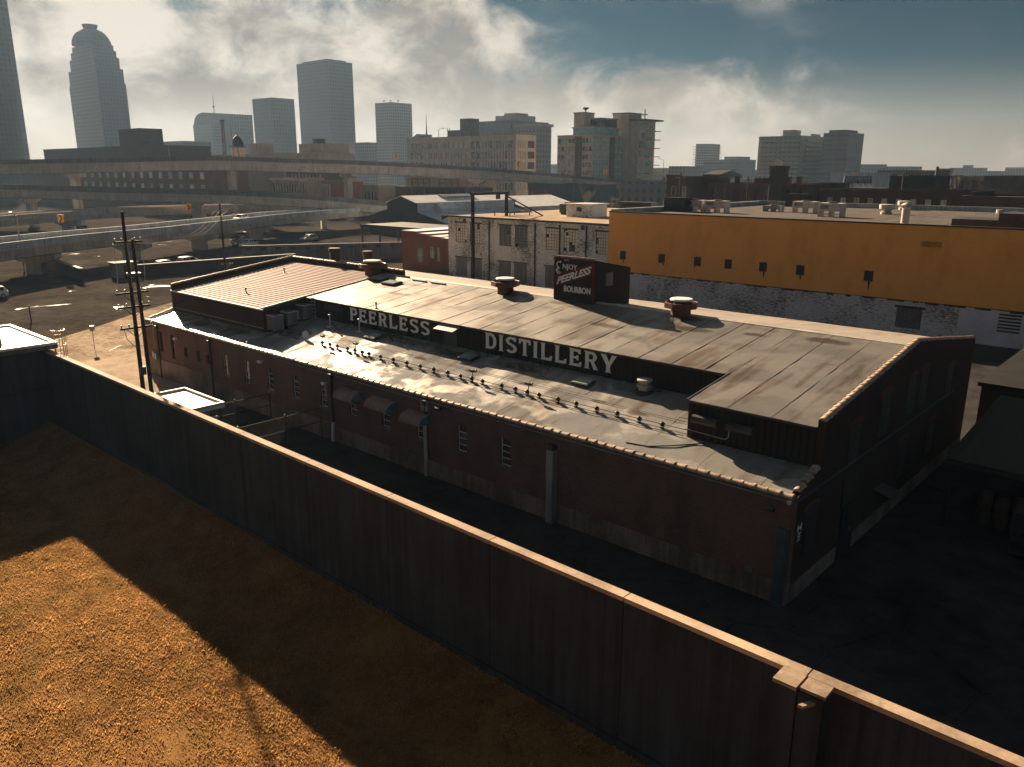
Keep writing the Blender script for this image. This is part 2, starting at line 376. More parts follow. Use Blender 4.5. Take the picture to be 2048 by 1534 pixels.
# ------------------------------------------------------------------ mesh helpers
class MB:
    def __init__(s): s.v = []; s.f = []; s.m = []
    def add(s, vs, fs, m=0):
        o = len(s.v); s.v += [tuple(v) for v in vs]
        for f in fs: s.f.append(tuple(i+o for i in f)); s.m.append(m)
        return s
    def box(s, x0, x1, y0, y1, z0, z1, m=0):
        return s.add([(x0,y0,z0),(x1,y0,z0),(x1,y1,z0),(x0,y1,z0),(x0,y0,z1),(x1,y0,z1),(x1,y1,z1),(x0,y1,z1)],
                     [(0,3,2,1),(4,5,6,7),(0,1,5,4),(1,2,6,5),(2,3,7,6),(3,0,4,7)], m)
    def quad(s, a, b, c, d, m=0): return s.add([a, b, c, d], [(0,1,2,3)], m)
    def prism(s, poly, ax, a, b, m=0):
        """poly: 2D points in the plane normal to ax (x: (y,z), y: (x,z), z: (x,y)), extruded from a to b"""
        n = len(poly)
        def mk(p, t): return (t, p[0], p[1]) if ax == 'x' else ((p[0], t, p[1]) if ax == 'y' else (p[0], p[1], t))
        vs = [mk(p, a) for p in poly] + [mk(p, b) for p in poly]
        fs = [tuple(range(n))[::-1], tuple(range(n, 2*n))] + [(i, (i+1) % n, n+(i+1) % n, n+i) for i in range(n)]
        return s.add(vs, fs, m)
    def tube(s, p0, p1, r0, r1=None, n=8, m=0, cap=True):
        r1 = r0 if r1 is None else r1
        p0 = Vector(p0); p1 = Vector(p1); d = (p1-p0).normalized()
        a = d.orthogonal().normalized(); b = d.cross(a)
        vs = [p0+(a*math.cos(t)+b*math.sin(t))*r0 for t in (2*math.pi*i/n for i in range(n))]
        vs += [p1+(a*math.cos(t)+b*math.sin(t))*r1 for t in (2*math.pi*i/n for i in range(n))]
        fs = [(i, (i+1) % n, n+(i+1) % n, n+i) for i in range(n)]
        if cap: fs += [tuple(range(n))[::-1], tuple(range(n, 2*n))]
        return s.add(vs, fs, m)
    def path(s, pts, r, n=6, m=0):
        for a, b in zip(pts[:-1], pts[1:]): s.tube(a, b, r, r, n, m)
        return s
    def lathe(s, prof, n=16, c=(0,0,0), m=0):
        vs = []
        for r, z in prof:
            vs += [(c[0]+r*math.cos(2*math.pi*i/n), c[1]+r*math.sin(2*math.pi*i/n), c[2]+z) for i in range(n)]
        fs = []
        for k in range(len(prof)-1):
            for i in range(n):
                j = (i+1) % n; fs.append((k*n+i, k*n+j, (k+1)*n+j, (k+1)*n+i))
        fs.append(tuple(range(n))[::-1]); k = (len(prof)-1)*n; fs.append(tuple(range(k, k+n)))
        return s.add(vs, fs, m)
    def mesh(s, name, mats, smooth=False):
        me = bpy.data.meshes.new(name); me.from_pydata(s.v, [], s.f); me.update()
        for x in (mats if isinstance(mats, (list, tuple)) else [mats]): me.materials.append(MATS[x])
        me.polygons.foreach_set('material_index', s.m)
        if smooth:
            me.polygons.foreach_set('use_smooth', [True]*len(me.polygons))
            try: me.set_sharp_from_angle(angle=R(40))
            except Exception: pass
        return me
    def build(s, name, mats, parent=None, smooth=False, label=None):
        return put(s.mesh(name, mats, smooth), name, parent, label=label)
def base_loc(p):
    l = Vector((0,0,0))
    while p is not None: l = l + p.location + p.matrix_parent_inverse.translation; p = p.parent
    return l
def put(me, name, parent=None, loc=(0,0,0), rz=0, label=None, local=False):
    o = bpy.data.objects.new(name, me); COL.objects.link(o)
    o.location = loc; o.rotation_euler = (0, 0, rz)
    if parent is not None:
        o.parent = parent
        if not local: o.matrix_parent_inverse = Matrix.Translation(-base_loc(parent))
    if label: o['label'] = label
    return o
def tag(o, label, cat, group=None, kind=None):
    o['label'] = label; o['category'] = cat
    if group: o['group'] = group
    if kind: o['kind'] = kind
    return o
def thing(name, label, cat, loc=(0,0,0), group=None, rz=0):
    o = bpy.data.objects.new(name, None); COL.objects.link(o); o.location = loc; o.rotation_euler = (0,0,rz)
    o.empty_display_size = 0.3
    return tag(o, label, cat, group)
def struct(o, label=None):
    o['kind'] = 'structure'
    if label: o['label'] = label
    return o
def dup(root, loc, rz=0, label=None, group=None):
    kids = {}
    def cp(o, parent):
        c = o.copy(); COL.objects.link(c); c.parent = parent
        for ch in kids_of.get(o.name, []): cp(ch, c)
        return c
    kids_of = {}
    for o in bpy.data.objects:
        if o.parent: kids_of.setdefault(o.parent.name, []).append(o)
    r = cp(root, None); r.location = loc; r.rotation_euler = (0,0,rz)
    if label: r['label'] = label
    if group: r['group'] = group
    return r
def wall_open(mb, u0, u1, z0, z1, holes, p, q, ax='y', m=0):
    """wall with rectangular openings; u along the wall, outer face at p, inner face at q"""
    us = sorted({u0, u1, *[h[0] for h in holes], *[h[1] for h in holes]}); zs = sorted({z0, z1, *[h[2] for h in holes], *[h[3] for h in holes]})
    def pt(u, t, z): return (u, t, z) if ax == 'y' else (t, u, z)
    ins = lambda u, z: any(h[0] < u < h[1] and h[2] < z < h[3] for h in holes)
    for a, b in zip(us[:-1], us[1:]):
        for c, d in zip(zs[:-1], zs[1:]):
            if ins((a+b)/2, (c+d)/2): continue
            mb.quad(pt(a,p,c), pt(b,p,c), pt(b,p,d), pt(a,p,d), m); mb.quad(pt(b,q,c), pt(a,q,c), pt(a,q,d), pt(b,q,d), m)
    for a, b, c, d in holes:
        mb.quad(pt(a,p,c), pt(a,p,d), pt(a,q,d), pt(a,q,c), m); mb.quad(pt(b,p,c), pt(b,q,c), pt(b,q,d), pt(b,p,d), m)
        mb.quad(pt(a,p,c), pt(a,q,c), pt(b,q,c), pt(b,p,c), m); mb.quad(pt(a,p,d), pt(b,p,d), pt(b,q,d), pt(a,q,d), m)
    mb.quad(pt(u0,p,z1), pt(u1,p,z1), pt(u1,q,z1), pt(u0,q,z1), m)
    mb.quad(pt(u0,p,z0), pt(u0,p,z1), pt(u0,q,z1), pt(u0,q,z0), m); mb.quad(pt(u1,p,z0), pt(u1,q,z0), pt(u1,q,z1), pt(u1,p,z1), m)
    return mb
def text_mesh(name, txt, size, mats, shear=0.0, off=0.0, ext=0.01, space=1.0):
    cu = bpy.data.curves.new('text_curve', 'FONT'); cu.body = txt; cu.size = size; cu.shear = shear; cu.offset = off; cu.extrude = ext
    cu.space_character = space; cu.align_x = 'CENTER'; cu.resolution_u = 4
    t = bpy.data.objects.new('text_tmp', cu); COL.objects.link(t)
    bpy.context.view_layer.update()
    me = bpy.data.meshes.new_from_object(t.evaluated_get(bpy.context.evaluated_depsgraph_get()))
    bpy.data.objects.remove(t); bpy.data.curves.remove(cu)
    me.name = name; me.materials.clear(); me.materials.append(MATS[mats])
    return me
def up_text(o):   # stand a text mesh up so that it faces -Y
    o.rotation_euler = (R(90), 0, 0)

# ================================================================== setting
def bank_z(x, y):
    t = -11.1 - y
    if t <= 0: z = 0.0
    elif t < 4.5: z = -1.3*(math.sin(t/4.5*math.pi/2))
    elif t < 24: z = -1.3-0.02*(t-4.5)
    else: z = -1.69
    return z + (0.10*mnoise.noise(Vector((x*0.18, y*0.18, 0.3))) if t > 0.6 else 0.0)
g = MB()
g.quad((-2600, -10.95, -0.02), (700, -10.95, -0.02), (700, 2600, -0.02), (-2600, 2600, -0.02))
struct(g.build('ground', 'city_ground'), 'dark paved and earthen city ground stretching to the horizon')
g = MB()
xs = [-2600, -400, -120] + list(np.arange(-70, 30.1, 1.0)) + [60, 200, 700]
ys = [-10.98] + list(np.arange(-11.5, -45, -0.75)) + [-60, -150, -600]
idx = {}
for i, x in enumerate(xs):
    for j, y in enumerate(ys):
        idx[i, j] = len(g.v); g.v.append((x, y, bank_z(x, y) if -80 < x < 40 else (0 if j == 0 else max(-1.69, -0.29*(-11.1-y)))))
for i in range(len(xs)-1):
    for j in range(len(ys)-1):
        g.f.append((idx[i,j], idx[i,j+1], idx[i+1,j+1], idx[i+1,j])); g.m.append(0)
struct(g.build('grass_bank', 'soil', smooth=True), 'sloping earth bank on the near side of the flood wall')

# dry grass: one blade is a bent sliver, thousands of tufts
def grass(n, x0, x1, y0, y1, hmin, hmax, seed):
    r = np.random.default_rng(seed)
    X = r.uniform(x0, x1, n); Y = r.uniform(y0, y1, n)
    # clumps: thin out some areas
    keep = np.array([mnoise.noise(Vector((a*0.9, b*0.9, 5.0)))*0.5 + mnoise.noise(Vector((a*0.22, b*0.22, 1.0))) > -0.55 + 0.9*(q-0.5) for a, b, q in zip(X, Y, r.random(n))])
    X = X[keep]; Y = Y[keep]; k = len(X)
    Zb = np.array([bank_z(a, b) for a, b in zip(X, Y)]) - 0.01
    h = r.uniform(hmin, hmax, k)*np.where(r.random(k) < 0.04, 2.2, 1.0)*(0.6+0.8*np.array([0.5+0.5*mnoise.noise(Vector((a*1.3, b*1.3, 9.0))) for a, b in zip(X, Y)]))
    a = r.uniform(0, 2*np.pi, k); lean = r.uniform(0.2, 1.1, k)*h
    la = r.normal(0.4, 0.9, k)
    w = r.uniform(0.009, 0.022, k)
    ca, sa = np.cos(a)*w, np.sin(a)*w
    lx, ly = np.cos(la)*lean, np.sin(la)*lean
    V = np.empty((k, 4, 3))
    V[:,0] = np.stack([X-ca, Y-sa, Zb], 1); V[:,1] = np.stack([X+ca, Y+sa, Zb], 1)
    V[:,2] = np.stack([X+lx*0.45+ca*0.8, Y+ly*0.45+sa*0.8, Zb+h*0.7], 1); V[:,3] = np.stack([X+lx-ca*0.1, Y+ly-sa*0.1, Zb+h], 1)
    V = V.reshape(-1, 3)
    F = np.arange(k*4).reshape(-1, 4)
    me = bpy.data.meshes.new('dry_grass')
    me.vertices.add(len(V)); me.vertices.foreach_set('co', V.ravel())
    me.loops.add(len(F)*4); me.loops.foreach_set('vertex_index', F.ravel())
    me.polygons.add(len(F)); me.polygons.foreach_set('loop_start', np.arange(0, len(F)*4, 4)); me.polygons.foreach_set('loop_total', np.full(len(F), 4))
    me.update(); me.validate(); me.materials.append(MATS['grass_blade'])
    return me
gr = put(grass(520000, -48, 8, -27.5, -11.15, 0.03, 0.085, 3), 'dry_grass')
tag(gr, 'tawny dry winter grass covering the bank below the flood wall', 'grass', kind='stuff')

def sheet(name, poly, mat, z, label):
    return struct(MB().add([(x, y, z) for x, y in poly], [tuple(range(len(poly)))]).build(name, mat), label)
sheet('alley', [(-50, -10.55), (70, -10.9), (70, -0.02), (-50, -0.02)], 'asphalt', 0.004, 'dark asphalt alley between the flood wall and the brick distillery')
sheet('side_yard', [(0.02, 0), (70, 0), (70, 61), (0.02, 61)], 'asphalt', 0.004, 'black asphalt yard at the right end of the distillery')
sheet('driveway', [(-65.2, -10.5), (-50.02, -10.5), (-50.02, -0.05), (-57.2, -0.05), (-57.2, 2.4), (-65.6, 2.4)], 'slab_pale', 0.008, 'pale sunlit concrete driveway at the left end of the distillery')
sheet('corner_lot', [(-72, -10.7), (-57.1, -10.7), (-57.1, 34), (-101, 34), (-93.7, 20.6), (-88.6, 13.2), (-81.8, 5), (-77, -2)], 'lot_pale', 0.004, 'sunlit gravelly parking lot left of the distillery')
sheet('street', [(-150, -10.9), (-72, -10.7), (-77, -2), (-81.8, 5), (-88.6, 13.2), (-93.7, 20.6), (-101, 34), (-106, 60), (-210, 110), (-260, 60)], 'asphalt_wet', 0.006, 'wet street and yard beneath the elevated ramps, shade painted as darker asphalt')  # curved edge follows a cast shadow; shade painted as darker ground
sheet('rear_lot', [(-101, 34), (-57.1, 34), (-57.1, 62.4), (-86, 62.4), (-100, 64), (-106, 60)], 'lot_pale', 0.005, 'brown gravel lot behind the left end of the distillery')
sheet('service_road', [(-57.08, 26.35), (-0.0, 26.35), (-0.0, 62.45), (-57.08, 62.45)], 'asphalt', 0.0045, 'dark service road between the distillery and the yellow building')

# ================================================================== flood wall
def fy(x): return -11.2-0.0115*(x+0.36)
fwl = thing('flood_wall', 'long stained concrete flood wall with sunlight painted into its top running across the foreground', 'wall', (-20, fy(-20), 0))
joints = [-48.38] + [-0.36+5.47*k for k in range(-8, 9)]
for a, b in zip(joints[:-1], joints[1:]):
    a += 0.02; b -= 0.02
    def slab(z0, z1, p, q, mat, name, bev=0.0):
        mb = MB()
        ya, yb = fy(a), fy(b)
        vs = [(a,ya+p,z0),(b,yb+p,z0),(b,yb+q,z0),(a,ya+q,z0),(a,ya+p,z1),(b,yb+p,z1),(b,yb+q,z1),(a,ya+q,z1)]
        mb.add(vs, [(0,3,2,1),(4,5,6,7),(0,1,5,4),(1,2,6,5),(2,3,7,6),(3,0,4,7)])
        mb.build(name, mat, fwl)
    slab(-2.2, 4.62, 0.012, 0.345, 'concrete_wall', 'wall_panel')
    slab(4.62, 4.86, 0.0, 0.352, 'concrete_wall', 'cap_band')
    slab(4.86, 5.0, -0.004, 0.36, 'concrete_lit', 'coping')  # one piece with the panel; the pale strip paints its lit top
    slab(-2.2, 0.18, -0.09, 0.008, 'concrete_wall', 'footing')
for x in joints[1:-1]:
    MB().box(x-0.0195, x+0.0195, fy(x)+0.06, fy(x)+0.30, -2.0, 4.9).build('joint_filler', 'rubber', fwl)
mb = MB(); y = fy(4.9)
mb.box(4.55, 5.12, y-0.62, y-0.012, -2.5, 4.9).box(5.16, 5.75, y-0.62, y-0.012, -2.5, 4.9)
mb.build('buttress', 'concrete_wall', fwl)
MB().box(4.52, 5.11, y-0.65, y-0.014, 4.902, 5.004).build('buttress_cap', 'concrete_lit', fwl)
MB().box(5.165, 5.78, y-0.55, y-0.014, 4.902, 4.995).build('buttress_cap', 'concrete_lit', fwl)
MB().prism([(5.3, y-0.95), (5.42, y-0.95), (5.62, y-0.56), (5.48, y-0.56)], 'z', 4.72, 4.80).build('bracket', 'concrete_lit', fwl)

# pump house at the left end of the flood wall
ph = thing('pump_house', 'low concrete pump house with bright flat roof at the left end of the flood wall', 'building', (-52.5, -17, 0))
MB().box(-56.9, -48.42, -30, -10.3, -4, 2.35).build('lower_wall', 'concrete_wall', ph)
MB().box(-56.88, -48.44, -29.98, -10.32, 2.38, 5.14).build('upper_wall', 'concrete_wall', ph)
MB().box(-57.2, -47.75, -30.4, -9.95, 5.142, 5.42).build('roof_slab', 'concrete_barrier', ph)
MB().box(-56.95, -48.0, -30.1, -10.2, 5.424, 5.46).build('roof_deck', 'roof_white', ph)
rim = MB()
rim.box(-57.2, -47.75, -10.18, -9.95, 5.424, 5.6).box(-47.97, -47.75, -30.4, -10.184, 5.424, 5.6).box(-57.2, -56.98, -30.4, -10.184, 5.424, 5.6)
rim.build('roof_rim', 'roof_white', ph)
for k, (dx, dy) in enumerate([(-48.9,-12.6),(-48.9,-13.8),(-49.0,-15.2),(-50.2,-13.0),(-50.4,-14.6)]):
    MB().box(dx-0.45, dx+0.45, dy-0.4, dy+0.4, 5.464, 5.53).build('roof_paver', 'metal_dark', ph)
MB().tube((-49.6,-12.9,5.46), (-49.6,-12.9,6.0), 0.14).build('roof_pipe', 'metal_dark', ph)
cg = MB()
for yy in (-9.72, -9.22): cg.tube((-48.98, yy, 0.1), (-48.98, yy, 6.2), 0.03, n=5)
for k in range(18): cg.tube((-48.98, -9.72, 0.4+k*0.32), (-48.98, -9.22, 0.4+k*0.32), 0.018, n=4)
cg.build('ladder', 'ladder_yellow', ph)
cg = MB()
hoop = [(-48.98+0.72*math.sin(t)*1.0, -9.47+0.42*math.cos(t)) for t in np.linspace(0, math.pi, 9)]
for z in (3.2, 4.2, 5.2, 6.2): cg.path([(x, yv, z) for x, yv in hoop], 0.028, 4)
for x, yv in hoop[1:-1:2] + [hoop[4]]: cg.tube((x, yv, 2.6), (x, yv, 6.2), 0.022, n=4)
cg.build('ladder_cage', 'ladder_yellow', ph)

# ================================================================== distillery
D = thing('distillery_building', 'long low brick distillery with pitched metal roofs and painted lettering on its clerestory', 'building', (-28, 13, 0))
LOWZ = lambda y: 4.62+0.205*y
MAINZ = lambda y: 6.95+0.1257*(y-2.64)
XL, XC, XS = -57.0, -42.35, -6.3            # left end, end of the ribbed roof, start of the right step
YL, YS, YR, YB = 6.43, 2.58, 14.5, 26.3       # lettered wall, step wall, ridge, rear wall
wins = [(-43.78, 1.94, 3.67), (-40.73, 1.92, 3.68), (-37.61, 2.03, 3.63), (-34.44, 2.07, 3.62), (-31.27, 2.1, 3.62), (-28.17, 2.12, 3.6),
        (-24.98, 2.08, 3.6), (-21.86, 2.08, 3.58), (-18.5, 2.09, 3.58), (-15.28, 2.1, 3.59)]
small = [(-54.2, 2.3, 4.0, 0.5), (-52.15, 1.95, 4.0, 0.62), (-50.0, 2.5, 3.25, 0.5), (-47.87, 2.42, 3.3, 0.55), (-46.38, 2.5, 3.2, 0.55)]
holes = [(x-0.36, x+0.36, a, b) for x, a, b in wins] + [(x-w/2, x+w/2, a, b) for x, a, b, w in small]
wall_open(MB(), XL, 0.0, 0.95, 4.6, holes, 0.0, 0.34).build('front_wall', 'brick_red', D)
st_edges = [(-57.03, -45.9, 1.62), (-45.86, -30.4, 1.15), (-30.36, -21.4, 0.98), (-21.36, -12.1, 0.95), (-12.06, 0.03, 0.98)]
for a, b, z in st_edges:
    MB().box(a, b, -0.07 if z > 1.2 else -0.05, 0.33, -0.3, z).build('stone_base', 'stone_base', D)
MB().box(XL+0.4, -0.4, 0.36, 0.42, 0.5, 4.5).build('inner_lining', 'metal_black', D)
# windows
def make_window(w, h, rows, frame, pane, name='window'):
    """steel window; origin at the middle of the sill line on the outer wall face, facing -Y"""
    root_m = MB()
    t = 0.045
    root_m.box(-w/2, -w/2+t, 0.10, 0.16, 0, h).box(w/2-t, w/2, 0.10, 0.16, 0, h).box(-w/2+t, w/2-t, 0.10, 0.16, h-t, h).box(-w/2+t, w/2-t, 0.10, 0.16, 0, t)
    rows_z = [t+(h-2*t)*k/rows for k in range(rows+1)]
    for z in rows_z[1:-1]: root_m.box(-w/2+t, w/2-t, 0.105, 0.15, z-0.016, z+0.016)
    fm = root_m.mesh('window_frame', frame)
    ph_ = (h-2*t)/rows
    pm = MB().box(-w/2+t, w/2-t, 0.125, 0.135, 0.018, ph_-0.018).mesh('pane', pane)
    sm = MB().box(-w/2-0.06, w/2+0.06, -0.05, 0.2, -0.09, -0.002).mesh('window_sill', 'stone_base')
    return fm, pm, sm, rows_z
for x, a, b in wins:
    w, h = 0.72, b-a
    fm, pm, sm, zs_ = make_window(w, h, 4, 'paint_white', 'glass_dark')
    f = put(fm, 'window', D, (x, 0, a))
    for z in zs_[:-1]:
        q = put(pm, 'pane', f, (0, 0, z), local=True)
        q.rotation_euler = (R(random.uniform(-2.0, 2.0)), 0, R(random.uniform(-1.5, 1.5)))
    put(sm, 'window_sill', f, (0, 0, 0), local=True)
for x, a, b, w in small:
    fm, pm, sm, zs_ = make_window(w, b-a, 2, 'metal_dark', 'glass_dark')
    f = put(fm, 'window', D, (x, 0, a))
    for z in zs_[:-1]: put(pm, 'pane', f, (0, 0, z), local=True)
    put(sm, 'window_sill', f, (0, 0, 0), local=True)
# barrel coping tiles on the parapets
def tile_mesh():
    mb = MB(); n = 7
    for (x0, x1, r) in ((-0.255, 0.17, 0.165), (0.13, 0.262, 0.20)):
        A = [(x0, r*math.cos(t), r*0.78*math.sin(t)) for t in np.linspace(0, math.pi, n)]
        B = [(x1, r*math.cos(t), r*0.78*math.sin(t)) for t in np.linspace(0, math.pi, n)]
        o = len(mb.v); mb.v += A+B
        for i in range(n-1): mb.f.append((o+i, o+i+1, o+n+i+1, o+n+i)); mb.m.append(0)
        mb.f.append(tuple(range(o, o+n))); mb.m.append(0); mb.f.append(tuple(range(o+2*n-1, o+n-1, -1))); mb.m.append(0)
    return mb.mesh('coping_tile', 'clay_tile', True)
TILE = tile_mesh()
def tiles(p, q, step=0.53, parent=D):
    p = Vector(p); q = Vector(q); L = (q-p).length; n = int(L/step); d = (q-p)/L
    rz = math.atan2(d.y, d.x); ry = -math.asin(d.z)
    for k in range(n):
        o = put(TILE, 'coping_tile', parent, tuple(p+d*(L*(k+0.5)/n) + Vector((0, random.uniform(-0.012, 0.012), random.uniform(-0.012, 0.006)))))
        o.rotation_euler = (random.uniform(-0.06, 0.06), ry+random.uniform(-0.02, 0.02), rz+random.uniform(-0.02, 0.02))
tiles((XL, 0.17, 4.62), (-0.1, 0.17, 4.62))
# low roof sheets
def und(x, y): return 0.035*mnoise.noise(Vector((x*0.55, y*0.8, 2.0))) + 0.02*mnoise.noise(Vector((x*1.5, y*1.7, 7.0)))
def roof_sheet(x0, x1, y0, y1, zf, mat, name='roof_sheet', nx=6, ny=6, amp=1.0, lift=0.0, th=0.03):
    mb = MB()
    for j in range(ny+1):
        for i in range(nx+1):
            x = x0+(x1-x0)*i/nx; y = y0+(y1-y0)*j/ny
            mb.v.append((x, y, zf(y)+lift+amp*und(x, y)))
    k = len(mb.v); mb.v += [(v[0], v[1], v[2]-th) for v in mb.v]
    for j in range(ny):
        for i in range(nx):
            a = j*(nx+1)+i; mb.f.append((a, a+1, a+nx+2, a+nx+1)); mb.m.append(0)
    for i in range(nx):
        mb.f.append((i+1, i, i+k, i+1+k)); mb.m.append(0)
        a = ny*(nx+1)+i; mb.f.append((a, a+1, a+1+k, a+k)); mb.m.append(0)
    for j in range(ny):
        a = j*(nx+1); mb.f.append((a, a+nx+1, a+nx+1+k, a+k)); mb.m.append(0)
        a = j*(nx+1)+nx; mb.f.append((a+nx+1, a, a+k, a+nx+1+k)); mb.m.append(0)
    return mb.build(name, mat, D, smooth=True)
MB().prism([(0.3, 4.3), (YL-0.05, LOWZ(YL)-0.33), (YL-0.05, LOWZ(YL)-0.12), (0.3, LOWZ(0.3)-0.12)], 'x', XL+0.36, -0.36).build('low_roof_deck', 'metal_dark', D)
xx = XL+0.36
k = 0
while xx < -0.4:
    w = min(2.9+random.uniform(-0.25, 0.25), -0.36-xx)
    x1 = xx+w
    if -0.36-x1 < 1.2: x1 = -0.36
    ymax = YL-0.02 if XC-0.2 < (xx+x1)/2 < XS+0.3 else YS-0.02
    cuts = [0.33, 2.1+random.uniform(-0.15, 0.15), 4.2+random.uniform(-0.2, 0.2), YL-0.02]
    cuts = [c for c in cuts if c < ymax-0.4]+[ymax]
    for a, b in zip(cuts[:-1], cuts[1:]):
        roof_sheet(xx, x1+0.06, a, b+0.06, LOWZ, 'roof_low', lift=random.uniform(-0.008, 0.008)+0.006*(k % 3))
        k += 1
    xx = x1
# upper roof sheets, ridge to eave
xx = XC+0.02
while xx < -0.35:
    x1 = min(xx+1.93+random.uniform(-0.12, 0.12), -0.34)
    if -0.34-x1 < 0.9: x1 = -0.34
    y0 = YL-0.14 if (xx+x1)/2 < XS-0.1 else YS-0.12
    if xx < XS < x1: x1 = XS
    cut = random.uniform(9.0, 12.5)
    for a, b in (((y0, cut), (cut-0.08, YR-0.1)) if random.random() < 0.55 else ((y0, YR-0.1),)):
        roof_sheet(xx, x1+0.02, a, b, MAINZ, 'roof_main', nx=4, ny=12, amp=0.55, lift=random.uniform(0, 0.012), th=0.05)
    # lapped standing seam at the joint
    MB().prism([(y0-0.01, MAINZ(y0)-0.03), (YR-0.12, MAINZ(YR-0.12)-0.03), (YR-0.12, MAINZ(YR-0.12)+0.018), (y0-0.01, MAINZ(y0)+0.018)], 'x', x1-0.012, x1+0.012).build('seam', 'roof_main', D)
    xx = x1
MB().prism([(YR-0.2, MAINZ(YR-0.2)+0.03), (YR, MAINZ(YR)+0.08), (YR+0.2, MAINZ(YR-0.2)+0.03), (YR+0.2, MAINZ(YR)-0.2), (YR-0.2, MAINZ(YR)-0.2)], 'x', XC, -0.35).build('ridge_cap', 'metal_pale', D)
BACKZ = lambda y: MAINZ(YR)-0.139*(y-YR)
xx = XL+0.3
while xx < -0.4:
    x1 = min(xx+3.9, -0.34)
    roof_sheet(xx, x1, YR+0.05, YB-0.2, BACKZ, 'roof_back', nx=3, ny=6, amp=0.5, lift=random.uniform(0, 0.01))
    xx = x1
# lettered clerestory wall of ribbed metal, and the other upper walls
def ribbed(a, b, z0, z1, p, ax, parent, mat, name, per=0.30, dep=0.035, sgn=-1, ztop=None):
    """vertical-ribbed cladding from a to b; outer side towards sgn along the other axis"""
    mb = MB(); n = max(2, int(abs(b-a)/per)); us = []
    for k in range(n):
        for f_, d_ in ((0, 0), (0.38, 0), (0.5, 1), (0.88, 1)): us.append((a+(b-a)*(k+f_)/n, d_))
    us.append((b, 0))
    for u, d_ in us:
        t = p+sgn*dep*d_; zt = ztop(u) if ztop else z1
        for z in (z0, zt): mb.v.append((u, t, z) if ax == 'y' else (t, u, z))
    for k in range(len(us)-1): mb.f.append((2*k, 2*k+2, 2*k+3, 2*k+1)); mb.m.append(0)
    return mb.build(name, mat, parent)
step_w = (XS-XC)/9
for k in range(9):
    a = XC+step_w*k; b = a+step_w-0.012
    ribbed(a, b, LOWZ(YL)-0.15, MAINZ(YL)-0.07, YL, 'y', D, 'metal_black', 'wall_sheet')
MB().box(XC, XS, YL+0.01, YL+0.2, LOWZ(YL)-0.2, MAINZ(YL)-0.075).build('clerestory_core', 'metal_black', D)
MB().box(XC, XS, YL-0.16, YL-0.05, MAINZ(YL)-0.13, MAINZ(YL)-0.045).build('eave_trim', 'metal_dark', D)
ribbed(XS+0.01, -0.36, LOWZ(YS)-0.15, MAINZ(YS)-0.07, YS, 'y', D, 'metal_black', 'step_wall')
MB().box(XS+0.05, -0.36, YS+0.01, YS+0.2, LOWZ(YS)-0.2, MAINZ(YS)-0.075).build('step_core', 'metal_black', D)
MB().box(XS-0.02, -0.36, YS-0.13, YS-0.05, MAINZ(YS)-0.13, MAINZ(YS)-0.045).build('eave_trim', 'metal_dark', D)
ribbed(YS, YL, LOWZ(YS)-0.2, 7.3, XS+0.02, 'x', D, 'metal_black', 'return_wall', sgn=-1, ztop=lambda y: MAINZ(y)-0.06)
MB().prism([(YS-0.1, MAINZ(YS-0.1)-0.06), (YL, MAINZ(YL)-0.06), (YL, MAINZ(YL)+0.04), (YS-0.1, MAINZ(YS-0.1)+0.04)], 'x', XS-0.07, XS-0.005).build('edge_trim', 'metal_dark', D)
# ribbed-roof block at the left
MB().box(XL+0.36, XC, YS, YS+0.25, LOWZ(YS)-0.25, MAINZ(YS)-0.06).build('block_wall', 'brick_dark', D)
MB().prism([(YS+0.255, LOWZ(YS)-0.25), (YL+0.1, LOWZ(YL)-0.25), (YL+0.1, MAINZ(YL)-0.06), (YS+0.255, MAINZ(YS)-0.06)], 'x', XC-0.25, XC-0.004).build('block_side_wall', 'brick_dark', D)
# ribs run along the length of the block, stepping up the slope
for k, (xa, xb) in enumerate([(-56.55, -52.0), (-51.98, -47.2), (-47.18, XC-0.0)]):
    mb = MB(); ny = 30; ys_ = []
    for j in range(ny):
        for f_, d_ in ((0, 0), (0.5, 0), (0.62, 1), (0.88, 1)): ys_.append((YS-0.12+(YR-0.15-YS+0.12)*(j+f_)/ny, d_))
    for yv, d_ in ys_:
        for xv in (xa, xb): mb.v.append((xv, yv, MAINZ(yv)+0.02+0.045*d_+0.004*k))
    for j in range(len(ys_)-1): mb.f.append((2*j, 2*j+1, 2*j+3, 2*j+2)); mb.m.append(0)
    mb.build('ribbed_roof_sheet', 'corrugated_pink', D)
MB().prism([(YS, MAINZ(YS)-0.3), (YR, MAINZ(YR)-0.3), (YR, MAINZ(YR)-0.05), (YS, MAINZ(YS)-0.05)], 'x', XL+0.36, XC).build('block_roof_deck', 'metal_dark', D)
MB().box(XL+0.3, XC+0.3, YS-0.22, YS-0.07, MAINZ(YS)-0.10, MAINZ(YS)+0.01).build('gutter', 'metal_pale', D)
MB().prism([(YS-0.12, MAINZ(YS-0.12)+0.0), (YR-0.1, MAINZ(YR-0.1)), (YR-0.1, MAINZ(YR-0.1)+0.10), (YS-0.12, MAINZ(YS-0.12)+0.10)], 'x', XC-0.08, XC+0.015).build('edge_trim', 'metal_pale', D)
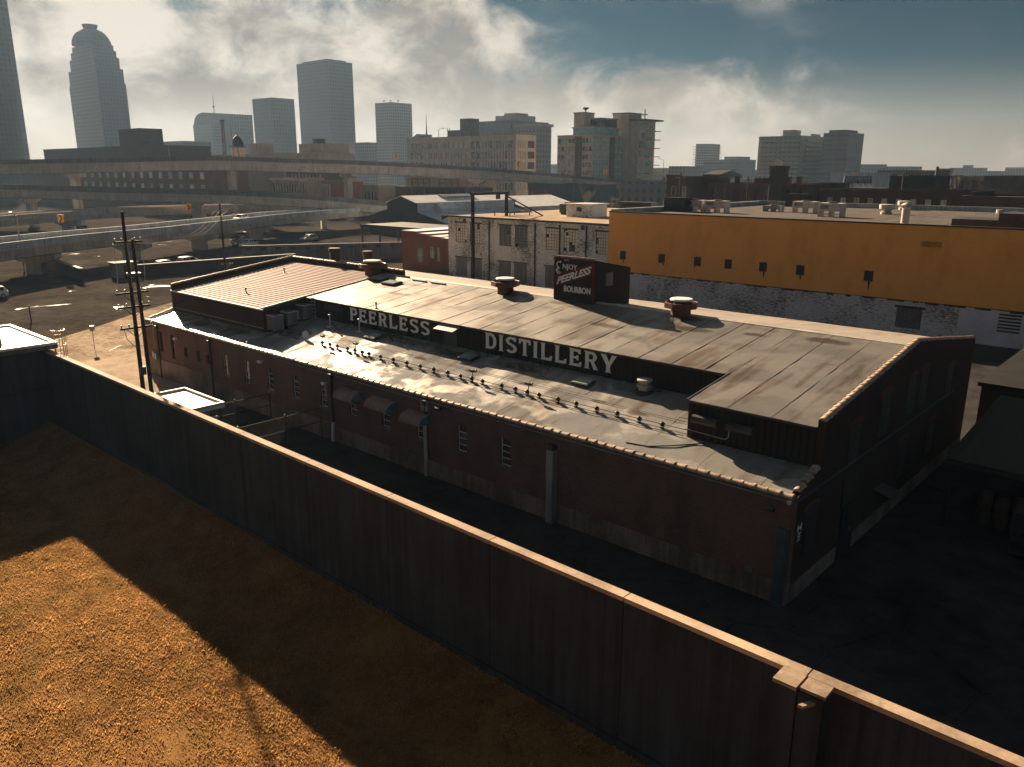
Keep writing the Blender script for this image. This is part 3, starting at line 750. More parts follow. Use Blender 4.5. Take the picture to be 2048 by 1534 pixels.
# left and right gable walls with parapets
prof = lambda up: [(0.36, -0.2), (YB, -0.2), (YB, BACKZ(YB)+up), (YR, MAINZ(YR)+up), (YS-0.02, MAINZ(YS)+up), (YS-0.02, LOWZ(YS)+0.08), (0.36, 4.6)]
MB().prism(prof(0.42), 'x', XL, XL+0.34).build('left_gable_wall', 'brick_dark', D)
MB().prism(prof(0.26), 'x', -0.34, 0.0).build('right_gable_wall', 'brick_dark', D)  # same brick as the front wall; its shade is painted with darker brick
MB().box(XL+0.4, -0.4, YB-0.34, YB, -0.2, BACKZ(YB)-0.04).build('rear_wall', 'brick_red', D)
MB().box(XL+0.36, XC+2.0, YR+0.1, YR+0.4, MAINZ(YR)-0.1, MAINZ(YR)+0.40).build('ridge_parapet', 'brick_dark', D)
tiles((-0.17, 0.5, LOWZ(0)+0.1), (-0.17, YS-0.1, LOWZ(YS)+0.12))
tiles((-0.17, YS, MAINZ(YS)+0.27), (-0.17, YR, MAINZ(YR)+0.27), 0.5)
tiles((-0.17, YR, MAINZ(YR)+0.27), (-0.17, YB, BACKZ(YB)+0.27), 0.6)
tiles((XL+0.17, YS, MAINZ(YS)+0.43), (XL+0.17, YR+0.3, MAINZ(YR)+0.45), 0.5)
tiles((XL+0.17, 0.4, LOWZ(0)+0.1), (XL+0.17, YS-0.1, LOWZ(YS)+0.12), 0.5)
tiles((XL+0.3, YR+0.25, MAINZ(YR)+0.42), (XC+2.0, YR+0.25, MAINZ(YR)+0.42), 0.55)
# gable-end openings: bricked arches and a door, slightly recessed panels with arch heads
def arch(y0, y1, z0, z1, mat, name):
    n = 8; w = (y1-y0)/2; c = (y0+y1)/2
    poly = [(y0, z0), (y1, z0)] + [(c+w*math.cos(t), z1-0.25*w+0.45*w*math.sin(t)) for t in np.linspace(0, math.pi, n)]
    MB().prism(poly, 'x', 0.004, 0.035).build(name, mat, D)
    ring = MB()
    P0 = [(c+(w+0.02)*math.cos(t), z1-0.25*w+0.47*w*math.sin(t)) for t in np.linspace(0, math.pi, 9)]
    P1 = [(c+(w+0.2)*math.cos(t), z1-0.25*w+0.2+0.47*w*math.sin(t)) for t in np.linspace(0, math.pi, 9)]
    for k in range(8): ring.prism([P0[k], P0[k+1], P1[k+1], P1[k]], 'x', 0.003, 0.05)
    ring.build('brick_arch', 'brick_rust', D)
for (y0, y1, z0, z1) in [(1.3, 2.5, 1.75, 3.7), (5.4, 6.7, 4.4, 6.3), (9.3, 10.6, 4.8, 6.9), (13.2, 14.5, 4.9, 6.9), (15.3, 16.6, 5.0, 7.0), (20.5, 21.8, 4.6, 6.2), (13.0, 14.3, 1.6, 3.6), (18.0, 19.3, 1.6, 3.6)]:
    arch(y0, y1, z0, z1, 'metal_dark', 'arched_shutter')
dr = MB().box(0.004, 0.05, 5.5, 6.8, 0.0, 2.5).build('door', 'metal_black', D)
MB().tube((0.1, 6.6, 1.05), (0.1, 6.6, 1.25), 0.02).build('handle', 'galvanised', dr)
MB().box(0.0, 0.07, 5.3, 7.0, 2.55, 3.9).build('door_panel', 'wood_dark', D)
MB().prism([(0.0, 2.0), (0.9, 1.8), (0.9, 1.86), (0.0, 2.1)], 'y', 9.7, 11.0).build('door_canopy', 'metal_dark', D)
for y0, y1 in ((0.4, 5.2), (7.2, 26.0)): MB().box(0.003, 0.06, y0, y1, -0.2, 0.75).build('stone_base', 'stone_base', D)
MB().tube((0.05, -0.05, 4.5), (0.05, 22.4, 4.52), 0.035).build('conduit', 'steel_blue', D)
MB().tube((-0.05, -0.06, 4.5), (XL*0.62, -0.06, 4.42), 0.03).build('conduit', 'metal_grey', D)
MB().box(-0.25, -0.1, -0.12, 0.0, 4.4, 4.55).build('conduit_box', 'metal_pale', D)
# white house marks beside the corner
hm = MB().box(0.004, 0.012, 0.60, 0.68, 3.02, 3.32).box(0.004, 0.012, 0.92, 1.0, 3.02, 3.32).box(0.0042, 0.0115, 0.68, 0.92, 3.12, 3.22)
hm.box(0.004, 0.012, 0.66, 0.95, 2.88, 2.95).box(0.004, 0.012, 0.70, 0.92, 2.74, 2.81).box(0.004, 0.012, 0.68, 0.74, 2.58, 2.68).box(0.004, 0.012, 0.84, 0.9, 2.58, 2.68)
hm.build('wall_marking', 'letter_paint', D)
# downpipes and ducts on the front wall
def downpipe(x, z0, z1, r, mat, name='downpipe'):
    MB().tube((x, -0.10, z0), (x, -0.10, z1), r, n=10).build(name, mat, D, True)
    MB().box(x-0.13, x+0.13, -0.24, -0.02, z1, z1+0.26).build('rainhead', mat, D)
downpipe(-54.6, -0.1, 4.2, 0.075, 'metal_dark')
downpipe(-45.8, -0.1, 4.2, 0.085, 'metal_dark')
downpipe(-30.27, 1.3, 4.25, 0.085, 'metal_dark')
MB().tube((-30.35, -0.13, 0.0), (-30.27, -0.11, 1.3), 0.115, n=10).build('pipe_shoe', 'paint_white', D, True)
downpipe(-21.33, 3.3, 4.25, 0.085, 'metal_dark')
MB().tube((-21.33, -0.14, 0.0), (-21.36, -0.13, 3.3), 0.11, n=10).build('pipe_shoe', 'metal_pale', D, True)
MB().box(-21.66, -21.1, -0.16, -0.004, 3.9, 4.45).build('meter_box', 'galvanised', D)
for a, b, z0, z1 in ((-12.34, -11.82, 2.3, 3.8), (-12.31, -11.85, 1.05, 2.28), (-12.34, -11.82, 0.0, 1.03)):
    MB().prism([(a, -0.01), (a+0.05, -0.34), (b-0.05, -0.34), (b, -0.01)], 'z', z0, z1).build('duct_section', 'galvanised', D)
MB().prism([(-12.3, -0.01), (-12.2, -0.28), (-11.95, -0.28), (-11.86, -0.01)], 'z', 3.82, 4.1).build('duct_head', 'metal_dark', D)
for z0, z1 in ((2.0, 3.35), (0.95, 1.98), (-0.1, 0.93)):
    MB().prism([(-0.5, -0.01), (-0.46, -0.28), (-0.1, -0.28), (-0.05, -0.01)], 'z', z0, z1).build('duct_section', 'steel_blue', D)
for x, z, mt in ((-51.2, 3.82, 'paint_white'), (-38.5, 3.95, 'paint_white'), (-30.9, 3.75, 'paint_white'), (-20.2, 4.25, 'metal_dark'), (-0.9, 4.05, 'metal_dark')):
    l = MB().box(x-0.05, x+0.05, -0.12, -0.004, z-0.05, z+0.08)
    l.tube((x-0.2, -0.22, z), (x+0.2, -0.22, z+0.02), 0.11, n=10); l.build('wall_lamp', mt, D)
MB().box(-1.75, -1.45, -0.1, -0.004, 1.0, 1.22).box(-1.3, -1.22, -0.06, -0.004, 1.05, 1.12).build('socket_box', 'metal_grey', D)
for x, z in ((-55.6, 1.6), (-55.2, 1.5)): MB().box(x-0.16, x+0.16, -0.2, -0.075, z, z+0.5).build('meter_box', 'galvanised', D)
MB().tube((-55.2, -0.13, 2.0), (-55.2, -0.13, 4.5), 0.035).build('conduit', 'galvanised', D)
# barrel awnings over three windows
for x, w, dz in ((-28.17, 1.9, 0.0), (-24.98, 2.1, 0.02), (-21.95, 1.75, -0.16)):
    mb = MB(); n = 9; arcp = [(-0.85*math.sin(t), 3.32+dz+0.55*math.cos(t)) for t in np.linspace(0, math.pi/2, n)]
    for yv, zv in arcp:
        for xv in (x-w/2, x+w/2): mb.v.append((xv, yv-0.01, zv))
    for k in range(n-1): mb.f.append((2*k, 2*k+1, 2*k+3, 2*k+2)); mb.m.append(0)
    for k in range(14):
        xv = x-w/2+w*(k+0.5)/14
        for i in range(n-1):
            (ya, za), (yb, zb) = arcp[i], arcp[i+1]
            mb.quad((xv-0.02, ya-0.03, za+0.008), (xv+0.02, ya-0.03, za+0.008), (xv+0.02, yb-0.03, zb+0.008), (xv-0.02, yb-0.03, zb+0.008))
    aw = mb.build('awning', 'awning_brown', D)
    for xv in (x-w/2+0.01, x+w/2-0.02):
        MB().prism([(-0.012, 3.32+dz)]+[(a-0.01, b-0.01) for a, b in arcp[::-1]], 'x', xv, xv+0.012).build('awning_side', 'awning_side', aw)
# louvred door hood on the clerestory
MB().prism([(YL-0.04, 7.22), (YL-0.75, 7.02), (YL-0.75, 7.06), (YL-0.04, 7.28)], 'x', -26.9, -25.1).build('door_hood', 'metal_pale', D)
MB().box(-26.6, -25.4, YL-0.07, YL-0.037, LOWZ(YL), 7.0).build('roof_door', 'metal_dark', D)
MB().box(-39.9, -37.6, YL-0.06, YL-0.037, 6.7, 7.2).build('louvre', 'metal_dark', D)
# ladder on the wall
ld = MB()
for xv in (-41.4, -41.0): ld.tube((xv, YL-0.14, LOWZ(YL)), (xv, YL-0.14, 8.0), 0.02, n=5)
for k in range(6): ld.tube((-41.4, YL-0.14, 6.1+0.27*k), (-41.0, YL-0.14, 6.1+0.27*k), 0.025, n=5)
ld.build('roof_ladder', 'metal_pale', D)
# cable hung on the step wall
MB().path([(-6.36, YS-0.06, 5.52), (-4.8, YS-0.06, 5.47), (-4.35, YS-0.06, 5.46), (-4.2, YS-0.06, 5.6), (-4.18, YS-0.06, 6.0)], 0.022, 5).build('wall_cable', 'galvanised', D)
for x in (-5.3, -3.6): MB().tube((x-0.62, YS-0.22, 6.15), (x+0.62, YS-0.22, 6.15), 0.2, n=10).build('wall_unit', 'metal_dark', D, True)
MB().box(XL+0.6, XC, YS-0.05, YS-0.01, 5.42, 5.47).build('wall_pipe', 'metal_pale', D)

# ---- painted letters
def arcq(out, cx, cy, rx, ry, tx, ty, a0, a1, n=10):
    t = [R(a0+(a1-a0)*k/n) for k in range(n+1)]
    for u, v_ in zip(t[:-1], t[1:]):
        out.append([(cx+rx*math.cos(u), cy+ry*math.sin(u)), (cx+rx*math.cos(v_), cy+ry*math.sin(v_)),
                    (cx+(rx-tx)*math.cos(v_), cy+(ry-ty)*math.sin(v_)), (cx+(rx-tx)*math.cos(u), cy+(ry-ty)*math.sin(u))])
def rc(out, a, b, c, d): out.append([(a, c), (b, c), (b, d), (a, d)])
def glyph(ch):
    o = []; S, T = 0.2, 0.155
    def stem(x=0.07): rc(o, x, x+S, 0.05, 0.95); o.append([(x-0.07, 0), (x+S+0.07, 0), (x+S, 0.08), (x, 0.08)]); o.append([(x, 0.92), (x+S, 0.92), (x+S+0.07, 1), (x-0.07, 1)])
    if ch in 'PR':
        stem(); rc(o, 0.2, 0.44, 1-T, 1.0); rc(o, 0.2, 0.44, 0.42, 0.42+T*0.9); arcq(o, 0.44, 0.71, 0.27, 0.29, S*0.95, T, -90, 90)
        if ch == 'R': o.append([(0.36, 0.46), (0.56, 0.46), (0.80, 0.0), (0.56, 0.0)])
        return o, 0.78 if ch == 'R' else 0.72
    if ch == 'E':
        stem(); rc(o, 0.2, 0.66, 1-T, 1); rc(o, 0.2, 0.68, 0, T); rc(o, 0.2, 0.52, 0.44, 0.57)
        o.append([(0.54, 0.74), (0.68, 0.74), (0.68, 1), (0.5, 0.95)]); o.append([(0.52, 0.05), (0.70, 0), (0.74, 0.28), (0.62, 0.28)]); rc(o, 0.46, 0.56, 0.36, 0.65)
        return o, 0.74
    if ch == 'L':
        stem(); rc(o, 0.2, 0.66, 0, T); o.append([(0.5, 0.05), (0.68, 0), (0.74, 0.30), (0.62, 0.30)]); return o, 0.72
    if ch == 'I': stem(); return o, 0.34
    if ch == 'T':
        stem(0.27); rc(o, 0.02, 0.72, 1-T, 1); o.append([(0.0, 0.70), (0.11, 0.70), (0.16, 0.95), (0.0, 1)]); o.append([(0.74, 0.70), (0.63, 0.70), (0.58, 0.95), (0.74, 1)]); return o, 0.74
    if ch == 'D':
        stem(); rc(o, 0.2, 0.4, 1-T, 1); rc(o, 0.2, 0.4, 0, T); arcq(o, 0.4, 0.5, 0.38, 0.5, S, T, -90, 90, 14); return o, 0.80
    if ch == 'S':
        arcq(o, 0.37, 0.735, 0.35, 0.265, S*0.95, T, 35, 270, 14); arcq(o, 0.37, 0.29, 0.37, 0.29, S, T, -150, 90, 14)
        rc(o, 0.56, 0.68, 0.76, 0.98); return o, 0.74
    if ch == 'Y':
        o.append([(0.0, 1), (0.28, 1), (0.52, 0.45), (0.32, 0.40)]); o.append([(0.60, 1), (0.86, 1), (0.54, 0.40), (0.42, 0.47)]); rc(o, 0.32, 0.53, 0.03, 0.47)
        o.append([(0.25, 0), (0.60, 0), (0.53, 0.08), (0.32, 0.08)]); return o, 0.86
def lettering(txt, x0, x1, z0, z1):
    gl = [glyph(c) for c in txt]; gap = 0.13
    tot = sum(w for _, w in gl)+gap*(len(gl)-1); sx_ = (x1-x0)/tot; sz = z1-z0; x = x0
    for (polys, w), ch in zip(gl, txt):
        mb = MB()
        for k, p in enumerate(polys):
            mb.prism([(x+a*sx_, z0+b*sz) for a, b in p], 'y', YL-0.049-0.0011*k, YL-0.034)
        mb.build('letter', 'letter_paint', D, label='white slab-serif letter '+ch.lower()+(' in the left-hand painted word' if x < -26 else ' in the right-hand painted word'))
        x += (w+gap)*sx_
lettering('PEERLESS', -36.75, -28.0, 6.29, 7.24)
lettering('DISTILLERY', -22.9, -12.95, 6.25, 7.25)

# skylights set into the roofs
def skylight(x, y, zf, w=1.15, d=0.8):
    sl = R(-11.6) if zf is LOWZ else R(-7.2)
    k = MB().box(-w/2, w/2, -d/2, d/2, -0.12, 0.17).mesh('skylight', 'metal_dark')
    o = put(k, 'skylight', D, (x, y, zf(y))); o.rotation_euler = (-sl, 0, 0)
    p = put(MB().box(-w/2+0.06, w/2-0.06, -d/2+0.06, d/2-0.06, 0.172, 0.2).mesh('pane', 'glass_green'), 'pane', o, local=True)
for x in (-32.6, -23.2, -14.3): skylight(x, 5.25, LOWZ)
skylight(-41.2, 12.75, MAINZ, 1.5, 1.0); skylight(-38.9, 12.25, MAINZ, 1.5, 1.0)
for x in (-37.4, -35.2): MB().box(x-0.8, x+0.8, 13.75, 13.95, MAINZ(13.8)+0.03, MAINZ(13.8)+0.12).build('roof_curb', 'metal_pale', D)

# ================================================================== things on the distillery roofs
def make_vent(label, loc, s=1.0, disc='roof_white'):
    t = thing('roof_ventilator', label, 'ventilator', loc, 'red gravity ventilators on the ridge')
    L = Vector(loc)
    def b(prof, name, mat, n=20): return put(MB().lathe([(r*s, z*s) for r, z in prof], n).mesh(name, mat, True), name, t, local=True)
    b([(0.66, -0.35), (0.62, 0.05), (0.60, 0.42)], 'neck', 'vent_red')
    b([(0.60, 0.36), (0.98, 0.44), (1.05, 0.46), (1.05, 0.78), (1.0, 0.80), (0.97, 0.78), (0.97, 0.52), (0.62, 0.5)], 'wind_band', 'vent_red', 8)
    b([(0.45, 0.5), (0.45, 0.9)], 'throat', 'metal_black', 12)
    b([(0.55, 0.88), (0.68, 0.90), (0.70, 0.96), (0.66, 1.02), (0.3, 1.06)], 'cap', disc)
    c = MB()
    for k in range(4):
        a = math.pi/4+k*math.pi/2; c.tube((0.42*s*math.cos(a), 0.42*s*math.sin(a), 0.45*s), (0.98*s*math.cos(a), 0.98*s*math.sin(a), 0.70*s), 0.025, n=5)
    put(c.mesh('strut', 'metal_dark'), 'strut', t, local=True)
    put(MB().box(-0.85*s, 0.85*s, -0.8*s, 0.8*s, -0.32, -0.18).mesh('flashing', 'metal_dark'), 'flashing', t, local=True)
    return t
make_vent('red roof ventilator on the ridge between the black sign box and the ribbed roof', (-28.2, 14.05, 8.42))
make_vent('red roof ventilator on the ridge right of the black sign box', (-13.75, 14.3, 8.42))
make_vent('dark red roof ventilator at the corner of the ribbed roof', (-43.4, 13.9, 8.45), 1.12, 'metal_pale')
def stack(label, loc, r, h, mat='wood_dark'):
    t = thing('chimney_stack', label, 'chimney', loc)
    put(MB().lathe([(r, -0.6), (r, h*0.82)], 14).mesh('pipe', mat, True), 'pipe', t, local=True)
    put(MB().lathe([(r*1.15, h*0.80), (r*1.18, h*0.84), (r*1.18, h), (r*0.9, h+0.03)], 14).mesh('collar', mat, True), 'collar', t, local=True)
    return t
stack('brown round stack behind the peak of the ribbed roof', (-51.1, 15.6, 8.4), 0.46, 1.6, 'wood_dark')
stack('short brown round stack left of the corner ventilator', (-46.2, 15.6, 8.5), 0.38, 1.55, 'wood_dark')
t = thing('steel_flue', 'short ringed steel flue standing in front of the right end of the lettered wall', 'flue', (-10.7, 5.75, LOWZ(5.75)))
put(MB().lathe([(0.34, -0.1), (0.34, 0.62)], 16).mesh('pipe', 'galvanised', True), 'pipe', t, local=True)
put(MB().lathe([(0.34, 0.28), (0.42, 0.30), (0.42, 0.44), (0.34, 0.46)], 16).mesh('ring', 'galvanised', True), 'ring', t, local=True)
put(MB().lathe([(0.40, 0.60), (0.41, 0.70), (0.36, 0.72)], 16).mesh('cap', 'metal_pale', True), 'cap', t, local=True)
put(MB().lathe([(0.52, -0.14), (0.5, 0.06), (0.35, 0.12)], 16).mesh('collar', 'metal_dark', True), 'collar', t, local=True)

# sign box on the ridge
SB = thing('sign_box', 'black roof-top box painted with a bourbon advertisement in white and red', 'sign', (-21.9, 16.1, 8.4))
sx0, sx1, sy0, sy1 = -23.6, -20.2, 14.02, 18.3
wallp = [(sy0+0.05, 8.2), (sy1, 7.4), (sy1, 10.5), (sy0+0.05, 11.28)]
MB().prism(wallp, 'x', sx0+0.05, sx1-0.05).build('box_body', 'metal_black', SB)
ribbed(sy0+0.1, sy1, 7.45, 11.2, sx1-0.045, 'x', SB, 'metal_black', 'side_cladding', per=0.26, dep=0.025, sgn=1, ztop=lambda y: 11.27-0.184*(y-sy0))
MB().box(sx0, sx1, sy0, sy0+0.045, 8.15, 11.3).build('sign_board', 'metal_black', SB)
fr = MB().box(sx0-0.02, sx0+0.11, sy0-0.022, sy0-0.002, 8.5, 11.32).box(sx1-0.13, sx1+0.03, sy0-0.024, sy0-0.002, 8.5, 11.32).box(sx0+0.112, sx1-0.132, sy0-0.021, sy0-0.002, 11.2, 11.31)
fr.build('sign_frame', 'sign_red', SB)
MB().prism([(sx0-0.06, 11.34-0.0), (sx1+0.06, 11.34), (sx1+0.06, 11.40), (sx0-0.06, 11.40)], 'y', sy0-0.05, sy0+0.25).build('roof_trim', 'metal_dark', SB)
bandp = [(sx0+0.112, 9.28), (sx1-0.132, 10.36), (sx1-0.132, 11.10), (sx0+0.112, 10.06)]
MB().prism(bandp, 'y', sy0-0.010, sy0-0.002).build('sign_band', 'sign_red', SB)
def fit_text(txt, x0, x1, z0, cap, slope=0.0, shear=0.0, off=0.02, label=None, par=None, y=None, mat='letter_paint', name='lettering'):
    """a word fitted between x0 and x1, its baseline rising by slope"""
    me = text_mesh(name, txt, 1.0, mat, shear, off, 0.006)
    n = len(me.vertices); co = np.empty(n*3); me.vertices.foreach_get('co', co); co = co.reshape(-1, 3)
    a, b = co[:,0].min(), co[:,0].max(); c, d = co[:,1].min(), co[:,1].max()
    X = x0+(co[:,0]-a)/(b-a)*(x1-x0); Zv = z0+(co[:,1]-c)/(d-c)*cap+slope*(X-x0)
    out = np.stack([X, (sy0-0.02 if y is None else y)-co[:,2], Zv], 1)
    me.vertices.foreach_set('co', out.ravel()); me.update()
    return put(me, name, par or SB, label=label)
fit_text('NJOY', -22.86, -21.62, 10.44, 0.46, -0.02, 0, 0.015, 'white capitals njoy on the sign')
fit_text('PEERLESS', -23.36, -20.42, 9.42, 0.50, 0.338, 0.32, 0.035, 'white slanted capitals rising along the red band')
fit_text('BOURBON', -22.72, -20.46, 9.0, 0.42, 0.0, 0, 0.04, 'white capitals bourbon under the red band')
# the ornamental first letter: two stacked curls
E_ = MB(); o_ = []
arcq(o_, 0.30, 0.74, 0.27, 0.25, 0.075, 0.07, 40, 275, 12); arcq(o_, 0.30, 0.26, 0.32, 0.27, 0.085, 0.075, 90, 330, 12)
arcq(o_, 0.30, 0.27, 0.17, 0.13, 0.05, 0.045, 60, 330, 10); o_.append([(0.2, 0.47), (0.42, 0.45), (0.42, 0.52), (0.2, 0.54)]); o_.append([(0.42, 0.90), (0.52, 0.84), (0.62, 1.04), (0.56, 1.06)])
for k, p in enumerate(o_): E_.prism([(-23.42+a*0.72, 10.18+b*0.86) for a, b in p], 'y', sy0-0.022-0.0008*k, sy0-0.004)
E_.build('ornamental_letter', 'letter_paint', SB, label='curled white ornamental capital e')
MB().box(sx0+0.9, sx0+1.25, sy0-0.1, sy0-0.004, 11.12, 11.17).build('sign_lamp', 'metal_pale', SB)
MB().box(sx1-0.018, sx1+0.012, 15.35, 16.15, 9.45, 10.35).build('shutter', 'shutter_grey', SB)
MB().box(sx0+1.3, sx0+2.0, sy0-0.012, sy0-0.003, 8.66, 8.72).build('plate', 'metal_dark', SB)

# floodlights strung along the low roof
FX = [-35.16,-34.27,-33.42,-32.29,-31.47,-30.68,-29.97,-28.79,-27.52,-26.22,-24.96,-23.74,-22.5,-21.42,-20.5,-19.63,-18.14,-17.1,-16.24,-15.4,-14.11,-12.89,-11.57,-10.33,-9.03,-7.73]
def make_flood():
    t = thing('roof_floodlight', 'small round black floodlight in the row along the low roof below the lettering', 'floodlight', (0,0,0), 'floodlights along the low roof')
    hd = MB(); hd.lathe([(0.10, -0.1), (0.17, -0.02), (0.185, 0.08), (0.16, 0.13)], 12)
    for k in range(8):
        a = 2*math.pi*k/8; hd.box(0.17*math.cos(a)-0.012, 0.17*math.cos(a)+0.012, 0.17*math.sin(a)-0.012, 0.17*math.sin(a)+0.012, -0.06, 0.15)
    h = put(hd.mesh('housing', 'sign_black', True), 'housing', t, (0, 0, 0.20), local=True); h.rotation_euler = (R(-48), 0, 0)
    put(MB().box(-0.12, 0.12, -0.1, 0.1, -0.05, 0.03).mesh('foot', 'sign_black'), 'foot', t, local=True)
    put(MB().tube((0.12, 0, 0.1), (0.27, 0.02, 0.13), 0.025, n=6).mesh('clip', 'metal_dark'), 'clip', t, local=True)
    put(MB().lathe([(0.15, 0.0), (0.15, 0.012)], 12).mesh('lens', 'glass_dark'), 'lens', t, (0, 0.11, 0.30), local=True).rotation_euler = (R(-48), 0, 0)
    return t
fl0 = make_flood()
for k, x in enumerate(FX):
    o = fl0 if k == 0 else dup(fl0, (0,0,0))
    o.location = (x, 2.75, LOWZ(2.75)+0.04); o.scale = (0.68, 0.68, 0.68)
    o.rotation_euler = (0, 0, random.uniform(-0.25, 0.25))
def make_cam(x, label):
    t = thing('roof_camera', label, 'camera', (x, 2.72, LOWZ(2.72)), 'camera posts among the floodlights')
    put(MB().tube((0, 0, -0.05), (0, 0, 0.62), 0.025, n=6).mesh('post', 'metal_dark'), 'post', t, local=True)
    put(MB().box(-0.2, 0.2, -0.07, 0.07, 0.62, 0.74).tube((0.18, 0, 0.68), (0.3, 0, 0.76), 0.05, n=8).mesh('head', 'sign_black'), 'head', t, local=True)
    put(MB().tube((-0.14, 0, 0.6), (0.1, 0, 0.78), 0.03, n=6).mesh('arm', 'sign_black'), 'arm', t, local=True)
for x, l in ((-35.0, 'small camera on a post at the left end of the floodlight row'), (-31.3, 'small camera on a post fifth along the floodlight row from the left'),
             (-20.35, 'small camera on a post in the middle of the floodlight row, below the capital d'), (-16.1, 'small camera on a post right of the middle of the floodlight row')):
    make_cam(x, l)
def cable(name, pts, r, label, mat='rubber', sag=0.0, n=12):
    P_ = []
    for a, b in zip(pts[:-1], pts[1:]):
        a = Vector(a); b = Vector(b)
        for k in range(n): t = k/n; P_.append(a.lerp(b, t)-Vector((0, 0, sag*4*t*(1-t))))
    P_.append(Vector(pts[-1]))
    return tag(MB().path(P_, r, 5).build(name, mat), label, 'cable')
zz = LOWZ(2.9)+0.12
cable('power_cable', [(-35.4, 2.9, zz), (-6.4, 2.9, zz)], 0.018, 'upper thin black cable running behind the row of roof floodlights')
cable('power_cable', [(-35.4, 2.5, LOWZ(2.5)+0.06), (-6.4, 2.45, LOWZ(2.45)+0.06)], 0.018, 'lower thin black cable running in front of the row of roof floodlights')
cable('lightning_cable', [(-37.4, 4.1, LOWZ(4.1)+0.07), (-22, 3.95, LOWZ(3.95)+0.07), (-6.35, 3.65, LOWZ(3.65)+0.07)], 0.014, 'thin grey cable crossing the low roof between the skylights and the floodlights', 'metal_grey')
cable('roof_hose', [(-8.4, 0.75, LOWZ(0.75)+0.05), (-7.3, 0.9, LOWZ(0.9)+0.05), (-6.3, 1.5, LOWZ(1.5)+0.05), (-5.2, 2.3, LOWZ(2.3)+0.05)], 0.03, 'dark hose curving from the parapet to the step wall on the low roof')
for x, yv, h, l in ((-38.0, 5.5, 0.85, 'thin pale vent pipe left of the letter p on the low roof'), (-34.75, 5.7, 0.85, 'thin pale vent pipe under the first letter e on the low roof')):
    t = thing('vent_pipe', l, 'pipe', (x, yv, LOWZ(yv)))
    put(MB().tube((0,0,-0.1), (0,0,h), 0.05, n=8).mesh('pipe', 'metal_pale'), 'pipe', t, local=True)
    put(MB().lathe([(0.1, h), (0.11, h+0.05), (0.03, h+0.1)], 10).mesh('cap', 'metal_pale'), 'cap', t, local=True)
    put(MB().box(-0.22, 0.22, -0.18, 0.18, -0.08, 0.03).mesh('foot', 'metal_pale'), 'foot', t, local=True)
for x, yv, l in ((-33.9, 6.62, 'small dark spigot on the roof edge above the letter e'), (-52.6, 11.1, 'small dark spigot high on the ribbed roof'), (-48.6, 4.9, 'small dark spigot low on the ribbed roof')):
    t = thing('roof_spigot', l, 'spigot', (x, yv, MAINZ(yv)))
    put(MB().tube((0,0,-0.05), (0,0,0.34), 0.05, n=7).mesh('stem', 'metal_dark'), 'stem', t, local=True)
    put(MB().lathe([(0.06, 0.32), (0.09, 0.36), (0.05, 0.46)], 8).mesh('head', 'metal_dark'), 'head', t, local=True)
    put(MB().lathe([(0.13, -0.03), (0.12, 0.04), (0.05, 0.07)], 8).mesh('collar', 'metal_dark'), 'collar', t, local=True)
def make_ac(x, yv, w, d, h, label, fan=False):
    t = thing('air_conditioner', label, 'air conditioner', (x, yv, LOWZ(yv)), 'condensers beside the ribbed-roof block')
    put(MB().box(-w/2, w/2, -d/2, d/2, 0.12, 0.12+h).mesh('casing', 'metal_grey'), 'casing', t, local=True)
    g_ = MB()
    for k in range(7): g_.box(-w/2-0.008, w/2+0.008, -d/2-0.014, -d/2-0.002, 0.18+h*0.9*k/7, 0.18+h*0.9*(k+0.55)/7)
    put(g_.mesh('louvres', 'metal_dark'), 'louvres', t, local=True)
    put(MB().box(-w/2-0.02, w/2+0.02, -d/2-0.02, d/2+0.02, 0.122+h, 0.17+h).mesh('top', 'metal_pale'), 'top', t, local=True)
    put(MB().lathe([(min(w, d)*0.38, 0.172+h), (min(w, d)*0.38, 0.23+h)], 14).mesh('fan_guard', 'metal_dark'), 'fan_guard', t, local=True)
    ft = MB()
    for a in (-1, 1): ft.box(a*(w/2-0.08)-0.05, a*(w/2-0.08)+0.05, -d/2, d/2, -0.12, 0.118)
    put(ft.mesh('skid', 'metal_dark'), 'skid', t, local=True)
make_ac(-41.7, 3.2, 1.0, 0.85, 1.05, 'tall grey condenser nearest the corner of the ribbed-roof block')
make_ac(-41.65, 4.35, 1.0, 0.85, 0.95, 'grey condenser second from the corner of the ribbed-roof block')
make_ac(-41.7, 5.75, 0.9, 0.8, 1.0, 'grey condenser closest to the wall ladder')
t = thing('split_unit', 'white wall condenser with round fan between the grey condensers', 'air conditioner', (-41.95, 5.05, LOWZ(5.05)))
put(MB().box(-0.16, 0.16, -0.42, 0.42, 0.2, 0.85).mesh('casing', 'paint_white'), 'casing', t, local=True)
put(MB().tube((0.162, 0.05, 0.52), (0.19, 0.05, 0.52), 0.27, n=16).mesh('fan', 'brass_lamp'), 'fan', t, local=True)
put(MB().box(-0.2, 0.2, -0.35, -0.28, -0.1, 0.198).box(-0.2, 0.2, 0.28, 0.35, -0.1, 0.198).mesh('stand', 'metal_dark'), 'stand', t, local=True)
t = thing('satellite_dish', 'small pale dish with a long arm lying on the bright low roof', 'dish', (-37.6, 3.1, LOWZ(3.1)))
put(MB().lathe([(0.02, 0.0), (0.15, 0.02), (0.27, 0.09), (0.28, 0.1)], 14).mesh('dish', 'paint_white', True), 'dish', t, (0, 0, 0.3), local=True).rotation_euler = (R(70), 0, R(20))
put(MB().tube((0, 0, -0.05), (0, 0, 0.32), 0.03, n=6).tube((0, 0, 0.1), (-1.4, -0.35, 0.02), 0.03, n=6).mesh('arm', 'metal_grey'), 'arm', t, local=True)

